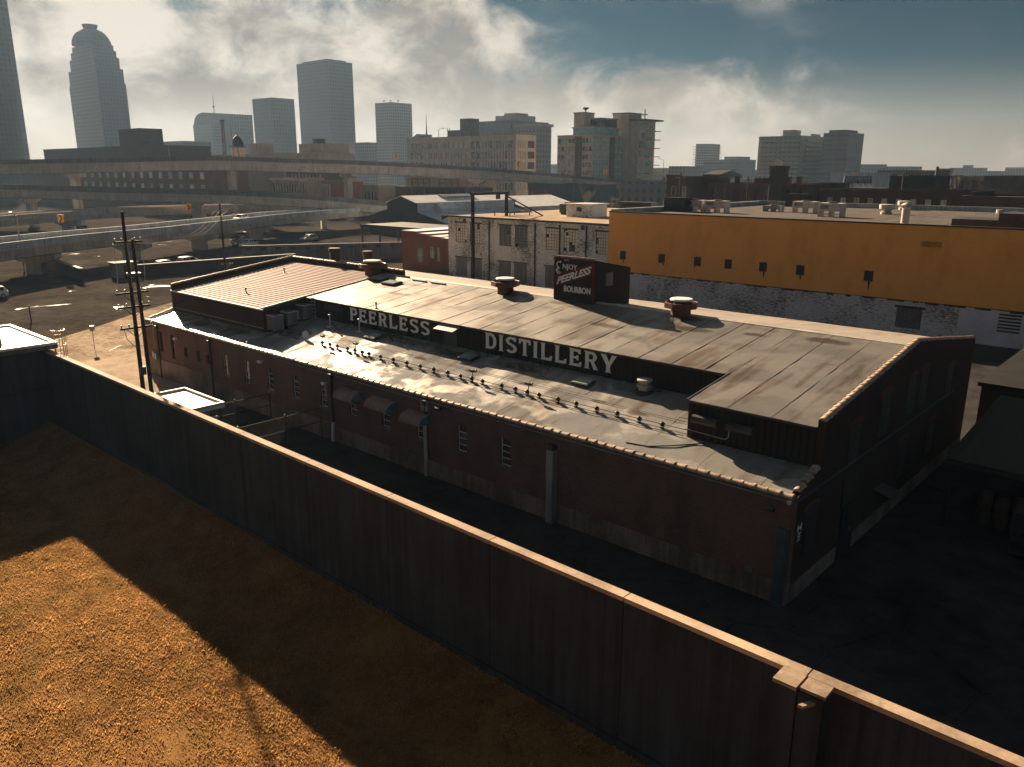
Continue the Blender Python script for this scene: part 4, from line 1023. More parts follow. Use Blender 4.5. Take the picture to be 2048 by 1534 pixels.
# ================================================================== alley and lot
t = thing('loading_canopy', 'small flat shelter with sun glare painted white on its roof in the alley behind the flood wall', 'shelter', (-38, -6.1, 0))
MB().box(-40.6, -35.3, -7.5, -4.75, 2.3, 2.5).build('roof', 'roof_white', t)  # white colour stands in for sun glare on a glass roof
rm = MB().box(-40.6, -35.3, -4.87, -4.75, 2.502, 2.66).box(-35.42, -35.3, -7.5, -4.872, 2.502, 2.66).box(-40.6, -40.48, -7.5, -4.872, 2.502, 2.66)
rm.build('roof_rim', 'metal_pale', t)
MB().box(-40.1, -36.6, -7.3, -5.1, 0.0, 2.298).build('cabin', 'metal_grey', t)
for x, yv in ((-35.5, -7.3), (-35.5, -4.95)): MB().box(x-0.06, x+0.06, yv-0.06, yv+0.06, 0.0, 2.298).build('post', 'metal_dark', t)
MB().tube((-36.5, -7.1, 1.6), (-35.6, -5.2, 1.6), 0.16, n=10).build('tank', 'galvanised', t)
def fence(x, ys_, h, label, name='chain_link_gate'):
    t = thing(name, label, 'gate', (x, ys_[0], 0))
    for yv in ys_:
        MB().tube((x, yv, 0), (x, yv, h), 0.05, n=8).build('post', 'metal_dark', t)
        MB().lathe([(0.06, 0), (0.07, 0.03), (0.02, 0.09)], 8, (x, yv, h)).build('post_cap', 'galvanised', t)
    for a, b in zip(ys_[:-1], ys_[1:]):
        for z in (0.15, h*0.55, h-0.08): MB().tube((x, a, z), (x, b, z), 0.028, n=6).build('rail', 'metal_black', t)
        mb = MB(); n = max(3, int(abs(b-a)/0.22)); nz = int(h/0.22)
        for k in range(-nz, n):
            p, q = k/n, (k+nz)/n
            p0, p1 = max(p, 0), min(q, 1)
            if p1 <= p0: continue
            z0, z1 = (p0-p)*n/nz*h, (p1-p)*n/nz*h
            mb.tube((x, a+(b-a)*p0, 0.1+z0*0.9), (x, a+(b-a)*p1, 0.1+z1*0.9), 0.006, n=3, cap=False)
            mb.tube((x+0.01, a+(b-a)*(1-p0), 0.1+z0*0.9), (x+0.01, a+(b-a)*(1-p1), 0.1+z1*0.9), 0.006, n=3, cap=False)
        o = mb.build('mesh_panel', 'metal_black', t); o['kind'] = 'stuff'
fence(-37.3, [-0.35, -3.0, -4.6], 2.0, 'wire gate across the alley just right of the bright-roofed shelter')
fence(-31.2, [-0.35, -3.0, -6.2, -9.2], 2.2, 'wire gate across the alley beside the white downpipe')
t = thing('pipe_stack', 'loose pale pipes lying on the asphalt behind the flood wall', 'pipes', (-33.3, -3.6, 0))
for k in range(4): MB().tube((-35.5+0.2*k, -5.4-0.12*k, 0.07), (-31.8+0.15*k, -3.2-0.14*k, 0.07), 0.045, n=7).build('pipe', 'metal_pale', t)

# utility poles
def make_pole(loc, h, arms, label, r=0.17, axis='y', second=None, name='utility_pole', insul=True):
    t = thing(name, label, 'utility pole', loc)
    L = Vector(loc)
    put(MB().tube((0,0,-0.5), (0,0,h), r, r*0.62, 10).mesh('pole', 'wood_dark', True), 'pole', t, local=True)
    if second:
        put(MB().tube((second[0], second[1], -0.5), (second[0]*0.8, second[1]*0.8, second[2]), r*0.95, r*0.6, 10).mesh('pole', 'wood_dark', True), 'pole', t, local=True)
    for z, hl, sh in arms:
        a = (0, -hl+sh, z) if axis == 'y' else (-hl+sh, 0, z); b = (0, hl+sh, z) if axis == 'y' else (hl+sh, 0, z)
        mb = MB()
        if axis == 'y': mb.box(0.1, 0.22, -hl+sh, hl+sh, z-0.06, z+0.07)
        else: mb.box(-hl+sh, hl+sh, -0.22, -0.1, z-0.06, z+0.07)
        arm = put(mb.mesh('crossarm', 'wood_dark'), 'crossarm', t, local=True)
        br = MB()
        for s in (-1, 1):
            e = (0.16, s*hl*0.6+sh, z-0.06) if axis == 'y' else (s*hl*0.6+sh, -0.16, z-0.06)
            br.tube((0.12 if axis == 'y' else 0, 0 if axis == 'y' else -0.12, z-0.75), e, 0.025, n=5)
        put(br.mesh('brace', 'metal_dark'), 'brace', t, local=True)
        if insul:
            for s in (-0.92, -0.45, 0.5, 0.92):
                e = (0.16, s*hl+sh, z+0.07) if axis == 'y' else (s*hl+sh, -0.16, z+0.07)
                put(MB().lathe([(0.03, 0), (0.03, 0.06), (0.075, 0.08), (0.05, 0.13), (0.075, 0.15), (0.04, 0.22)], 8).mesh('insulator', 'metal_pale', True), 'insulator', arm, e, local=True)
    return t
up = make_pole((-46.65, -5.05, 0), 14.2, [(12.1, 0.95, 0.1), (8.55, 1.15, 0), (7.55, 1.15, 0), (6.05, 1.15, 0)], 'pair of dark wooden utility poles with four crossarms behind the flood wall', second=(0.35, 0.45, 12.3))
tr = MB()
for yv, za, zb in ((-0.95, 12.0, 8.7), (0.0, 12.0, 8.7), (0.95, 12.0, 8.7)):
    tr.path([(0.2, yv, za), (0.24, yv+0.06, (za+zb)/2), (0.2, yv, zb+0.4), (0.2, yv+0.1, zb)], 0.022, 5)
put(tr.mesh('jumper_wire', 'galvanised'), 'jumper_wire', up, local=True)
lp = MB()
for yv in (-0.9, -0.3): lp.path([(0.18, yv, 6.0), (0.15, yv+0.15, 5.3), (0.12, yv*0.4, 4.8), (0.1, 0, 4.6)], 0.02, 5)
put(lp.mesh('service_loop', 'rubber'), 'service_loop', up, local=True)
put(MB().box(0.15, 0.45, -0.2, 0.2, 2.6, 3.2).mesh('switch_box', 'metal_dark'), 'switch_box', up, local=True)
put(MB().box(-0.16, 0.52, -0.16, 0.62, 9.75, 9.95).mesh('collar', 'metal_dark'), 'collar', up, local=True)
make_pole((-115, 39, 0), 11.6, [(10.4, 1.1, 0.6), (1.6, 1.1, 0.3)], 'dark wooden utility pole with a side crossarm by the ramp', r=0.22, axis='y')
def wires(name, a, b, sag, label, r=0.015):
    return cable(name, [a, b], r, label, 'rubber', sag)
for k, yv in enumerate((-5.9, -5.05, -4.2)):
    wires('overhead_wire', (-46.5, yv, 12.25), (-115, 39+(k-1)*0.8, 10.6), 2.0, ('left', 'middle', 'right')[k]+' overhead wire from the paired poles to the pole by the ramp')
wires('overhead_wire', (-46.5, -5.0, 7.6), (-57.2, 5.0, 6.3), 0.5, 'service wire from the paired poles to the left gable of the distillery')
wires('guy_wire', (-46.6, -4.6, 9.0), (-62.5, 2.0, 0.1), 0.2, 'guy wire running from the paired poles down to the parking lot')
rk = MB()
for z in (6.3, 6.0, 5.7, 5.4): rk.tube((-57.0, 3.0, z), (-57.35, 3.0, z), 0.05, n=6)
rk.build('insulator_rack', 'paint_white', D)
t = thing('lot_sign', 'thin bent sign post standing in the sunlit lot', 'sign', (-70.5, 0.6, 0))
put(MB().path([(0,0,-0.2), (0.05,0,0.9), (-0.1,0.05,2.1)], 0.03, 6).mesh('post', 'metal_dark'), 'post', t, local=True)
put(MB().box(-0.2, 0.0, -0.15, 0.25, 1.75, 2.25).mesh('panel', 'metal_grey'), 'panel', t, local=True)
t = thing('lot_post', 'short dark post beside the pump house roof in the lot', 'post', (-90.2, 1.3, 0))
put(MB().tube((0,0,-0.2), (0,0,1.9), 0.07, n=7).mesh('post', 'metal_dark'), 'post', t, local=True)
put(MB().lathe([(0.09, 1.88), (0.1, 1.95), (0.03, 2.0)], 8).mesh('cap', 'metal_dark'), 'cap', t, local=True)
for a, b in (((-68.5, 1.2), (-70.2, 3.0)), ((-72, 6.0), (-66.0, 10.5)), ((-64, 14), (-69.5, 16.4))):
    a = Vector((*a, 0.012)); b = Vector((*b, 0.012)); n_ = (b-a).cross(Vector((0,0,1))).normalized()*0.06
    struct(MB().quad(a-n_, b-n_, b+n_, a+n_).build('paving_line', 'paving_line'))

# ================================================================== white warehouse and yellow building behind
def pane_window(w, h, nx, nz, dark=0.06, mat='glass_lit', shut=False):
    fr = MB(); t = 0.06
    fr.box(-w/2, -w/2+t, 0.06, 0.16, 0, h).box(w/2-t, w/2, 0.06, 0.16, 0, h).box(-w/2+t, w/2-t, 0.06, 0.16, h-t, h).box(-w/2+t, w/2-t, 0.06, 0.16, 0, t)
    for k in range(1, nx): x = -w/2+w*k/nx; fr.box(x-0.022, x+0.022, 0.08, 0.14, t, h-t)
    for k in range(1, nz): z = h*k/nz; fr.box(-w/2+t, w/2-t, 0.082, 0.138, z-0.022, z+0.022)
    gl = MB()
    for i in range(nx):
        for j in range(nz):
            gl.box(-w/2+w*i/nx+0.012, -w/2+w*(i+1)/nx-0.012, 0.11, 0.115, h*j/nz+0.012, h*(j+1)/nz-0.012, 1 if (random.random() < dark or (j == 0 and random.random() < 0.3)) else 0)
    return fr.mesh('window', 'metal_dark'), gl.mesh('glazing', [mat, 'glass_dark'])
WH = thing('white_warehouse', 'two-storey warehouse of peeling white painted brick with multi-pane windows', 'building', (-69, 75, 0))
YW = 62.5
wx = [(-82.3, 'a'), (-79.0, 'b'), (-72.65, 'd'), (-69.4, 'd'), (-63.35, 'a'), (-60.05, 'c'), (-54.6, 'e')]
ups = [(x, 2.5 if k != 'e' else 2.0, 5.8, 8.9, k) for x, k in wx]
lows = [(x, 2.6, 0.3, 3.35) for x in (-82.3, -79.0, -72.8, -69.6, -63.4, -60.2)]
wall_open(MB(), -85.3, -53.5, -0.2, 9.72, [(x-w/2, x+w/2, a, b) for x, w, a, b, _ in ups] + [(x-w/2, x+w/2, a, b) for x, w, a, b in lows], YW, YW+0.4).build('front_wall', 'brick_white', WH)
MB().box(-85.3, -84.9, YW+0.41, 104, -0.2, 9.72).build('side_wall', 'brick_white', WH)
MB().box(-84.88, -53.6, YW+0.6, YW+0.7, 0, 9.4).build('inner_lining', 'metal_black', WH)
MB().box(-84.88, -53.55, 103.6, 104, -0.2, 9.7).build('rear_wall', 'brick_white', WH)
for x, w, a, b, k in ups:
    fm, gm_ = pane_window(w, b-a, 5, 7, 0.02, {'a': 'pane_paint', 'b': 'pane_paint', 'c': 'pane_paint', 'd': 'shutter_grey', 'e': 'pane_paint'}[k])
    f = put(fm, 'window', WH, (x, YW, a)); put(gm_, 'glazing', f, local=True)
    put(MB().box(-w/2-0.08, w/2+0.08, -0.07, 0.2, -0.12, -0.003).mesh('window_sill', 'brick_white'), 'window_sill', f, local=True)
    put(MB().box(-w/2-0.2, w/2+0.2, -0.03, -0.002, b-a+0.0, b-a+0.18).mesh('lintel', 'metal_dark'), 'lintel', f, local=True)
    if k == 'c': put(MB().box(-0.95, -0.2, -0.05, 0.05, 2.05, 2.85).mesh('wall_unit', 'paint_white'), 'wall_unit', f, local=True); put(MB().box(-0.83, -0.32, -0.07, -0.052, 2.2, 2.72).mesh('grille', 'glass_dark'), 'grille', f, local=True)
for x, w, a, b in lows:
    sh = MB()
    for k in range(13): sh.box(-w/2+w*k/13, -w/2+w*(k+0.86)/13, 0.08, 0.14+0.02*(k % 2), 0, b-a)
    put(sh.mesh('shutter', 'shutter_grey'), 'shutter', WH, (x, YW, a))
    MB().box(x-w/2-0.2, x+w/2+0.2, YW-0.035, YW-0.002, b+0.02, b+0.2).build('lintel', 'metal_dark', WH)
for x, m_ in ((-76.0, 'metal_dark'), (-66.6, 'metal_dark'), (-61.95, 'metal_dark'), (-57.2, 'metal_dark')):
    MB().tube((x, YW-0.12, 0), (x, YW-0.12, 9.5), 0.11, n=8).build('downpipe', m_, WH)
for x in (-81.5, -57.9): MB().box(x-0.35, x+0.35, YW-0.012, YW-0.002, 8.95, 9.6).build('soot_mark', 'metal_dark', WH)
MB().box(-85.5, -53.45, YW-0.18, YW+0.3, 9.722, 9.98).build('cornice', 'metal_dark', WH)
MB().box(-85.2, -53.5, YW+0.32, 104, 9.722, 9.9).build('roof', 'roof_gravel', WH)
MB().prism([(-87.0, 9.0), (-85.3, 9.8), (-85.3, 9.9), (-87.2, 9.9)], 'y', YW+0.2, YW+0.4).build('bracket', 'metal_dark', WH)

t = thing('steel_gantry', 'black steel portal frame straddling the front of the white warehouse', 'gantry', (-77.6, 64, 0))
MB().box(-77.85, -77.45, 60.3, 60.7, 0, 13.3).build('post', 'metal_black', t)
MB().box(-77.83, -77.47, 68.0, 68.4, 9.9, 13.3).build('post', 'metal_black', t)
MB().box(-77.9, -77.4, 60.2, 68.5, 13.302, 13.75).build('beam', 'metal_black', t)
MB().tube((-77.6, 68.3, 13.0), (-74.0, 73.0, 9.9), 0.12, n=6).build('brace', 'metal_black', t)
MB().box(-77.75, -77.5, 65.8, 66.6, 12.6, 13.298).build('hoist', 'metal_dark', t)
t = thing('roof_frame', 'low tangle of dark steel frames on the white warehouse roof beside the gantry', 'frame', (-77.5, 70, 9.9))
for k in range(5): MB().box(-79.5+k*0.9, -79.4+k*0.9, 67.0, 72.5, 10.4, 10.5).build('bar', 'metal_dark', t)
for k in range(3): MB().box(-79.6, -75.7, 67.2+2.4*k, 67.3+2.4*k, 10.5, 10.6).build('bar', 'metal_dark', t)
for x in (-79.3, -76.0):
    for yv in (67.2, 72.0): MB().box(x-0.06, x+0.06, yv-0.06, yv+0.06, 9.9, 10.4).build('leg', 'metal_dark', t)
t = thing('roof_penthouse', 'pale block penthouse with one small window on the white warehouse roof', 'penthouse', (-67.5, 77, 9.9))
MB().box(-70.0, -65.6, 74.0, 79.0, 9.9, 11.75).build('wall', 'brick_white', t); MB().box(-70.3, -65.3, 73.7, 79.3, 11.752, 11.95).build('roof', 'metal_pale', t)
MB().box(-67.9, -66.9, 73.94, 73.99, 10.8, 11.4).build('window', 'glass_dark', t)
t = thing('cooling_bank', 'row of four dark fan coolers on the white warehouse roof next to the yellow building', 'cooling unit', (-62, 82, 9.9))
MB().box(-64.6, -58.6, 81.0, 82.6, 10.4, 12.2).build('casing', 'metal_dark', t)
for k in range(4): MB().tube((-63.8+1.5*k, 80.98, 11.3), (-63.8+1.5*k, 80.9, 11.3), 0.62, n=14).build('fan', 'sign_black', t)
for x in (-64.4, -61.6, -58.8): MB().box(x-0.08, x+0.08, 81.2, 82.4, 9.9, 10.398).build('leg', 'metal_dark', t)
for x, yv, h, l in ((-83.0, 66, 1.4, 'short dark flue at the left front corner of the white warehouse roof'), (-60.5, 88, 2.4, 'thin dark flue behind the fan coolers on the white warehouse roof'), (-71.5, 80, 1.2, 'stubby dark flue left of the pale penthouse')):
    stack(l, (x, yv, 9.9), 0.2, h, 'metal_dark')
t = thing('roof_chiller', 'dark boxy chiller left of the pale penthouse on the warehouse roof', 'chiller', (-73.5, 79, 9.9))
MB().box(-74.6, -72.6, 78, 80.4, 10.2, 11.6).build('casing', 'metal_dark', t)
for x in (-74.4, -72.8): MB().box(x-0.07, x+0.07, 78.2, 80.2, 9.9, 10.198).build('leg', 'metal_dark', t)
MB().tube((-73.6, 79.2, 11.6), (-73.6, 79.2, 11.9), 0.7, n=14).build('fan', 'sign_black', t)

YB_ = thing('yellow_building', 'large flat-roofed building with orange-yellow upper wall over white painted brick', 'building', (-25, 84, 0))
yx = [(-51.0, 0), (-44.9, 0), (-39.65, 0), (-35.4, 0), (-30.85, 0), (-26.3, 0), (-18.6, 0)]
wall_open(MB(), -53.45, 34, 4.0, 11.55, [(x-0.5, x+0.5, 5.35, 6.5) for x, _ in yx] + [(-13.75, -11.7, 9.4, 10.0)], YW, YW+0.4).build('upper_wall', 'block_yellow', YB_)
MB().box(-53.45, 34, YW-0.09, YW-0.002, 3.72, 4.02).build('paint_ledge', 'block_yellow', YB_)
de = MB(); xd = -53.4
while xd < 33.5:
    wd_ = random.uniform(0.3, 1.4); de.box(xd, xd+wd_, YW-0.03-random.uniform(0, 0.02), YW-0.002, 3.72-random.uniform(0.05, 0.28), 3.719); xd += wd_
de.build('drip_edge', 'brick_dark', YB_)
for x_, h_ in ((-50.9, 0.5), (-40.0, 0.3), (-30.7, 0.75), (-26.2, 0.6), (-18.5, 1.0), (-44.6, 0.35)):
    MB().prism([(x_-0.12, 5.34), (x_+0.14, 5.34), (x_+0.05, 5.34-h_), (x_-0.03, 5.34-h_*0.8)], 'y', YW-0.004, YW-0.001).build('rust_run', 'brick_dark', YB_)
wall_open(MB(), -53.45, 34, -0.2, 3.99, [(-15.25, -12.7, 0.7, 2.85)], YW, YW+0.4).build('lower_wall', 'brick_white', YB_)
MB().box(-53.3, 34, YW+0.7, YW+0.75, 0, 11.3).build('inner_lining', 'metal_black', YB_)
MB().box(-53.44, -53.1, YW+0.41, 108, -0.2, 11.55).build('side_wall', 'brick_white', YB_)
MB().box(-53.0, 34, 107.6, 108, -0.2, 11.55).build('rear_wall', 'brick_white', YB_)
for x, _ in yx:
    f = put(MB().box(-0.5, -0.45, 0.08, 0.16, 0, 1.15).box(0.45, 0.5, 0.08, 0.16, 0, 1.15).box(-0.45, 0.45, 0.08, 0.16, 1.1, 1.15).box(-0.45, 0.45, 0.08, 0.16, 0, 0.05).mesh('window', 'metal_dark'), 'window', YB_, (x, YW, 5.35))
    put(MB().box(-0.45, 0.45, 0.12, 0.13, 0.05, 1.1).mesh('pane', 'metal_black'), 'pane', f, local=True)
for k in range(6): MB().box(-13.73, -11.72, YW+0.03, YW+0.12, 9.41+0.1*k, 9.46+0.1*k).build('louvre_blade', 'block_yellow', YB_)
for k in range(15): MB().box(-15.22, -12.73, YW+0.05, YW+0.16, 0.72+0.142*k, 0.82+0.142*k).build('shutter_slat', 'shutter_grey', YB_)
MB().box(-15.5, -12.45, YW-0.04, YW-0.002, 2.87, 3.12).build('lintel', 'brick_dark', YB_)
MB().box(-53.5, 34, YW-0.06, YW+0.42, 11.552, 11.72).build('parapet_cap', 'metal_dark', YB_)
MB().box(-53.05, 34, YW+0.43, 107.6, 11.0, 11.28).build('roof', 'roof_tar', YB_)
rp = MB().box(-53.5, 34, 107.3, 107.59, 11.282, 12.0).box(-53.5, -53.0, YW+0.44, 107.29, 11.282, 11.95)
rp.build('rear_parapet', 'concrete_blue', YB_)
for k in range(5): MB().box(-46.5+8.2*k, -46.44+8.2*k, YW-0.012, YW-0.002, 6.6 if k % 2 else 4.3, 11.5).build('movement_joint', 'block_yellow', YB_)
MB().box(-9.2, -3.4, YW-0.02, YW-0.003, -0.1, 3.7).build('blue_panel', 'wall_white', YB_)
for k in range(6): MB().box(-5.6, -3.6, YW-0.06, YW-0.022, 1.5+0.33*k, 1.68+0.33*k).build('panel_slat', 'wood_dark', YB_)
def roof_unit(x, yv, w, d, h, leg, label, mat='metal_pale', name='roof_condenser'):
    t = thing(name, label, 'condenser', (x, yv, 11.28))
    put(MB().box(-w/2, w/2, -d/2, d/2, leg, leg+h).mesh('casing', mat), 'casing', t, local=True)
    put(MB().lathe([(d*0.34, leg+h+0.002), (d*0.34, leg+h+0.16)], 14).mesh('fan_guard', 'metal_dark'), 'fan_guard', t, local=True)
    lg = MB()
    for a in (-1, 0, 1):
        put(MB().box(a*(w/2-0.1)-0.09, a*(w/2-0.1)+0.09, -d/2+0.05, d/2-0.05, 0, leg-0.003).mesh('leg', mat), 'leg', t, local=True)
    put(MB().box(-w/2+0.3, -0.1, -d/2-0.015, -d/2-0.002, leg+h*0.25, leg+h*0.8).mesh('grille', 'metal_grey'), 'grille', t, local=True)
roof_unit(-48.9, 77.5, 3.0, 1.6, 0.9, 0.75, 'pale condenser on legs nearest the black hood on the yellow building')
roof_unit(-45.2, 77.2, 3.2, 1.6, 0.9, 0.75, 'pale condenser on legs second from the black hood on the yellow building')
roof_unit(-35.8, 85.5, 3.2, 1.8, 0.9, 0.7, 'pale condenser on legs in front of the rear black hood')
roof_unit(-29.2, 78.0, 3.0, 1.8, 1.0, 0.75, 'pale condenser with open legs at the middle of the yellow building roof')
roof_unit(-40.8, 86.0, 2.6, 1.6, 0.5, 0.35, 'low grey flat condenser left of the rear black hood', 'metal_grey')
def hood(x, yv, s, label):
    t = thing('roof_hood', label, 'hood', (x, yv, 11.28))
    prof_ = [(-1.2*s, 0), (1.3*s, 0), (1.3*s, 1.15*s)] + [(1.3*s*math.cos(a)*0.98-0.0, 1.15*s+0.75*s*math.sin(a)) for a in np.linspace(0.2, math.pi*0.5, 5)] + [(-1.2*s, 1.9*s)]
    put(MB().prism(prof_, 'x', -1.6*s, 1.6*s).mesh('shell', 'metal_black', True), 'shell', t, local=True)
    put(MB().box(-1.7*s, 1.7*s, -1.35*s, -1.22*s, 0, 0.25).mesh('curb', 'metal_dark'), 'curb', t, local=True)
    put(MB().box(-1.62*s, 1.62*s, -1.25*s, -1.205*s, 0.25, 1.7*s).mesh('opening', 'sign_black'), 'opening', t, local=True)
hood(-51.0, 76.5, 1.05, 'black curved intake hood at the front left of the yellow building roof')
hood(-45.0, 105.0, 1.1, 'black curved intake hood near the rear parapet of the yellow building roof')
def mush(x, yv, s, label):
    t = thing('mushroom_vent', label, 'vent', (x, yv, 11.28))
    put(MB().lathe([(0.75*s, 0), (0.78*s, 0.3*s), (0.5*s, 0.35*s)], 14).mesh('curb', 'metal_pale', True), 'curb', t, local=True)
    put(MB().lathe([(0.5*s, 0.34*s), (0.95*s, 0.75*s), (1.0*s, 1.3*s), (0.9*s, 1.35*s)], 14).mesh('bowl', 'metal_pale', True), 'bowl', t, local=True)
mush(-26.2, 90.0, 1.0, 'pale bowl-shaped exhaust vent in the middle of the yellow building roof')
mush(-28.7, 106.0, 1.0, 'pale bowl-shaped exhaust vent by the rear parapet of the yellow building roof')
t = thing('flue_cowl', 'steel flue with a conical rain cap at the front edge of the yellow building roof', 'flue', (-16.6, 66.0, 11.28))
put(MB().tube((0,0,-0.1), (0,0,1.9), 0.42, n=16).mesh('pipe', 'galvanised', True), 'pipe', t, local=True)
put(MB().lathe([(0.62, 2.2), (0.3, 2.42), (0.03, 2.5)], 16).mesh('cap', 'metal_pale', True), 'cap', t, local=True)
for a in range(3): put(MB().tube((0.38*math.cos(2.1*a), 0.38*math.sin(2.1*a), 1.85), (0.5*math.cos(2.1*a), 0.5*math.sin(2.1*a), 2.25), 0.03, n=5).mesh('strut', 'metal_dark'), 'strut', t, local=True)
t = thing('roof_shed', 'low dark stepped plant enclosure at the right front of the yellow building roof', 'plant enclosure', (-6, 67, 11.28))
MB().box(-11.6, -7.4, 64.5, 70, 11.28, 12.3).build('lower_box', 'metal_dark', t); MB().box(-7.38, 34, 64.5, 70, 11.28, 13.0).build('upper_box', 'metal_dark', t)
MB().tube((-7.4, 64.6, 12.98), (-7.4, 64.6, 13.35), 0.3, n=10).build('vent', 'metal_pale', t)
stack('thin dark pole on the yellow building roof behind the stepped enclosure', (-4.0, 72, 11.28), 0.05, 3.2, 'metal_dark')

# ================================================================== brown office, dark sheds, gabled white roofs
t = thing('brown_office', 'small red-brown brick building with a stepped white roof edge beside the white warehouse', 'building', (-93, 70, 0))
wall_open(MB(), -98.8, -86.0, -0.2, 6.0, [(-94.8, -93.4, 1.6, 4.0), (-91.6, -90.4, 2.4, 4.4), (-89.8, -89.0, 2.0, 4.4)], 64, 64.35).build('front_wall', 'brick_rust', t)
MB().box(-98.6, -86.2, 64.5, 64.55, 0, 5.8).build('inner_lining', 'metal_black', t)
MB().box(-98.8, -98.45, 64.36, 82, -0.2, 6.0).box(-86.35, -86.0, 64.36, 82, -0.2, 6.0).build('side_walls', 'brick_rust', t)
for x0, x1, z in ((-98.9, -95.2, 6.75), (-95.18, -92.2, 6.45), (-92.18, -89.2, 6.15), (-89.18, -86.0, 5.95)):
    MB().box(x0, x1, 63.95, 82.1, 6.0, z).build('parapet_step', 'brick_rust', t)
    MB().box(x0+0.02, x1-0.02, 64.3, 82, z+0.003, z+0.06).build('roof', 'roof_white', t)
for (a, b, c, d) in ((-94.8, -93.4, 1.6, 4.0), (-91.6, -90.4, 2.4, 4.4), (-89.8, -89.0, 2.0, 4.4)):
    f = MB().box(a, a+0.1, 64.1, 64.2, c, d).box(b-0.1, b, 64.1, 64.2, c, d).box((a+b)/2-0.05, (a+b)/2+0.05, 64.1, 64.2, c, d).box(a+0.1, b-0.1, 64.11, 64.19, (c+d)/2-0.05, (c+d)/2+0.05).build('window', 'metal_pale', t)
    MB().box(a+0.02, b-0.02, 64.16, 64.17, c, d).build('pane', 'glass_teal', f)
t = thing('steel_shed', 'dark open-fronted steel shed left of the brown office', 'shed', (-121, 84, 0))
MB().box(-131.5, -100.5, 80.4, 92, 5.2, 5.6).build('roof', 'metal_dark', t)
MB().box(-131.5, -100.5, 80.0, 80.39, 5.0, 5.7).build('fascia', 'wood_dark', t)
MB().box(-131.5, -100.5, 80.05, 80.3, 0.0, 0.9).build('plinth', 'concrete_barrier', t)
for k in range(6): MB().box(-131.3+6.0*k, -130.9+6.0*k, 80.1, 80.38, 0.9, 5.0).build('column', 'steel_blue', t)
MB().box(-131.5, -100.5, 91.5, 92, 0, 5.2).build('rear_wall', 'metal_black', t)
MB().box(-104.4, -102.6, 79.9, 79.98, 0, 2.4).build('door', 'wall_white', t)
def gable_house(name, label, x0, x1, y0, y1, eave, apex, wallm, facem, roofm, sky=None):
    t = thing(name, label, 'warehouse', ((x0+x1)/2, (y0+y1)/2, 0))
    c = (x0+x1)/2
    MB().prism([(x0, -0.2), (x1, -0.2), (x1, eave), (c, apex), (x0, eave)], 'y', y0, y0+0.4).build('gable_wall', facem, t)
    MB().prism([(x0, -0.2), (x1, -0.2), (x1, eave), (c, apex), (x0, eave)], 'y', y1-0.4, y1).build('gable_wall', facem, t)
    MB().box(x1-0.4, x1-0.02, y0+0.41, y1-0.41, -0.2, eave-0.05).build('side_wall', wallm, t); MB().box(x0+0.02, x0+0.4, y0+0.41, y1-0.41, -0.2, eave-0.05).build('side_wall', wallm, t)
    for s in (-1, 1):
        xe = x1+0.3 if s > 0 else x0-0.3
        n = 5
        for k in range(n):
            ya, yb_ = y0-0.3+(y1-y0+0.6)*k/n, y0-0.3+(y1-y0+0.6)*(k+1)/n-0.04
            sl = (apex-eave)/(c-x0)
            mb = MB(); za = eave-0.3*sl+0.06
            mb.add([(xe, ya, za), (xe, yb_, za), (c, yb_, apex+0.06), (c, ya, apex+0.06), (xe, ya, za+0.14), (xe, yb_, za+0.14), (c, yb_, apex+0.2), (c, ya, apex+0.2)],
                   [(0,3,2,1),(4,5,6,7),(0,1,5,4),(1,2,6,5),(2,3,7,6),(3,0,4,7)])
            mb.build('roof_sheet', roofm, t)
    return t
gw = gable_house('gabled_warehouse', 'dark gabled warehouse with a white roof behind the steel shed', -160.7, -149.0, 111.6, 150, 8.7, 10.3, 'wall_white', 'metal_dark', 'roof_white')
MB().prism([(-168.5, 5.0), (-160.8, 6.9), (-160.8, 7.15), (-168.5, 5.3)], 'y', 112, 140).build('lean_to_roof', 'roof_white', gw)
MB().prism([(-168.4, -0.2), (-160.82, -0.2), (-160.82, 6.85), (-168.4, 4.95)], 'y', 111.8, 112.1).build('lean_to_wall', 'metal_dark', gw)
MB().prism([(-148.9, 6.4), (-138.0, 3.9), (-138.0, 4.2), (-148.9, 6.7)], 'y', 112, 150).build('lean_to_roof', 'wall_white', gw)
MB().prism([(-148.9, -0.2), (-138.1, -0.2), (-138.1, 3.85), (-148.9, 6.35)], 'y', 111.8, 112.1).build('lean_to_wall', 'metal_dark', gw)
MB().prism([(-154.2, 10.25), (-152.0, 9.7), (-152.0, 10.1), (-154.2, 10.65)], 'y', 124, 136).build('roof_monitor', 'glass_pale', gw)
MB().prism([(-148.6, 8.6), (-146.2, 7.2), (-146.2, 7.4), (-148.6, 8.8)], 'y', 118, 124).build('dormer_roof', 'roof_white', gw)
MB().prism([(-148.6, 5.8), (-146.4, 5.8), (-146.4, 7.2), (-148.6, 8.55)], 'y', 118.2, 123.8).build('dormer', 'wall_white', gw)
gable_house('gabled_store', 'second white-roofed gabled store with a brown end wall behind the gantry', -168.0, -146.5, 150.6, 176, 6.6, 9.3, 'wall_white', 'brick_brown', 'roof_white')

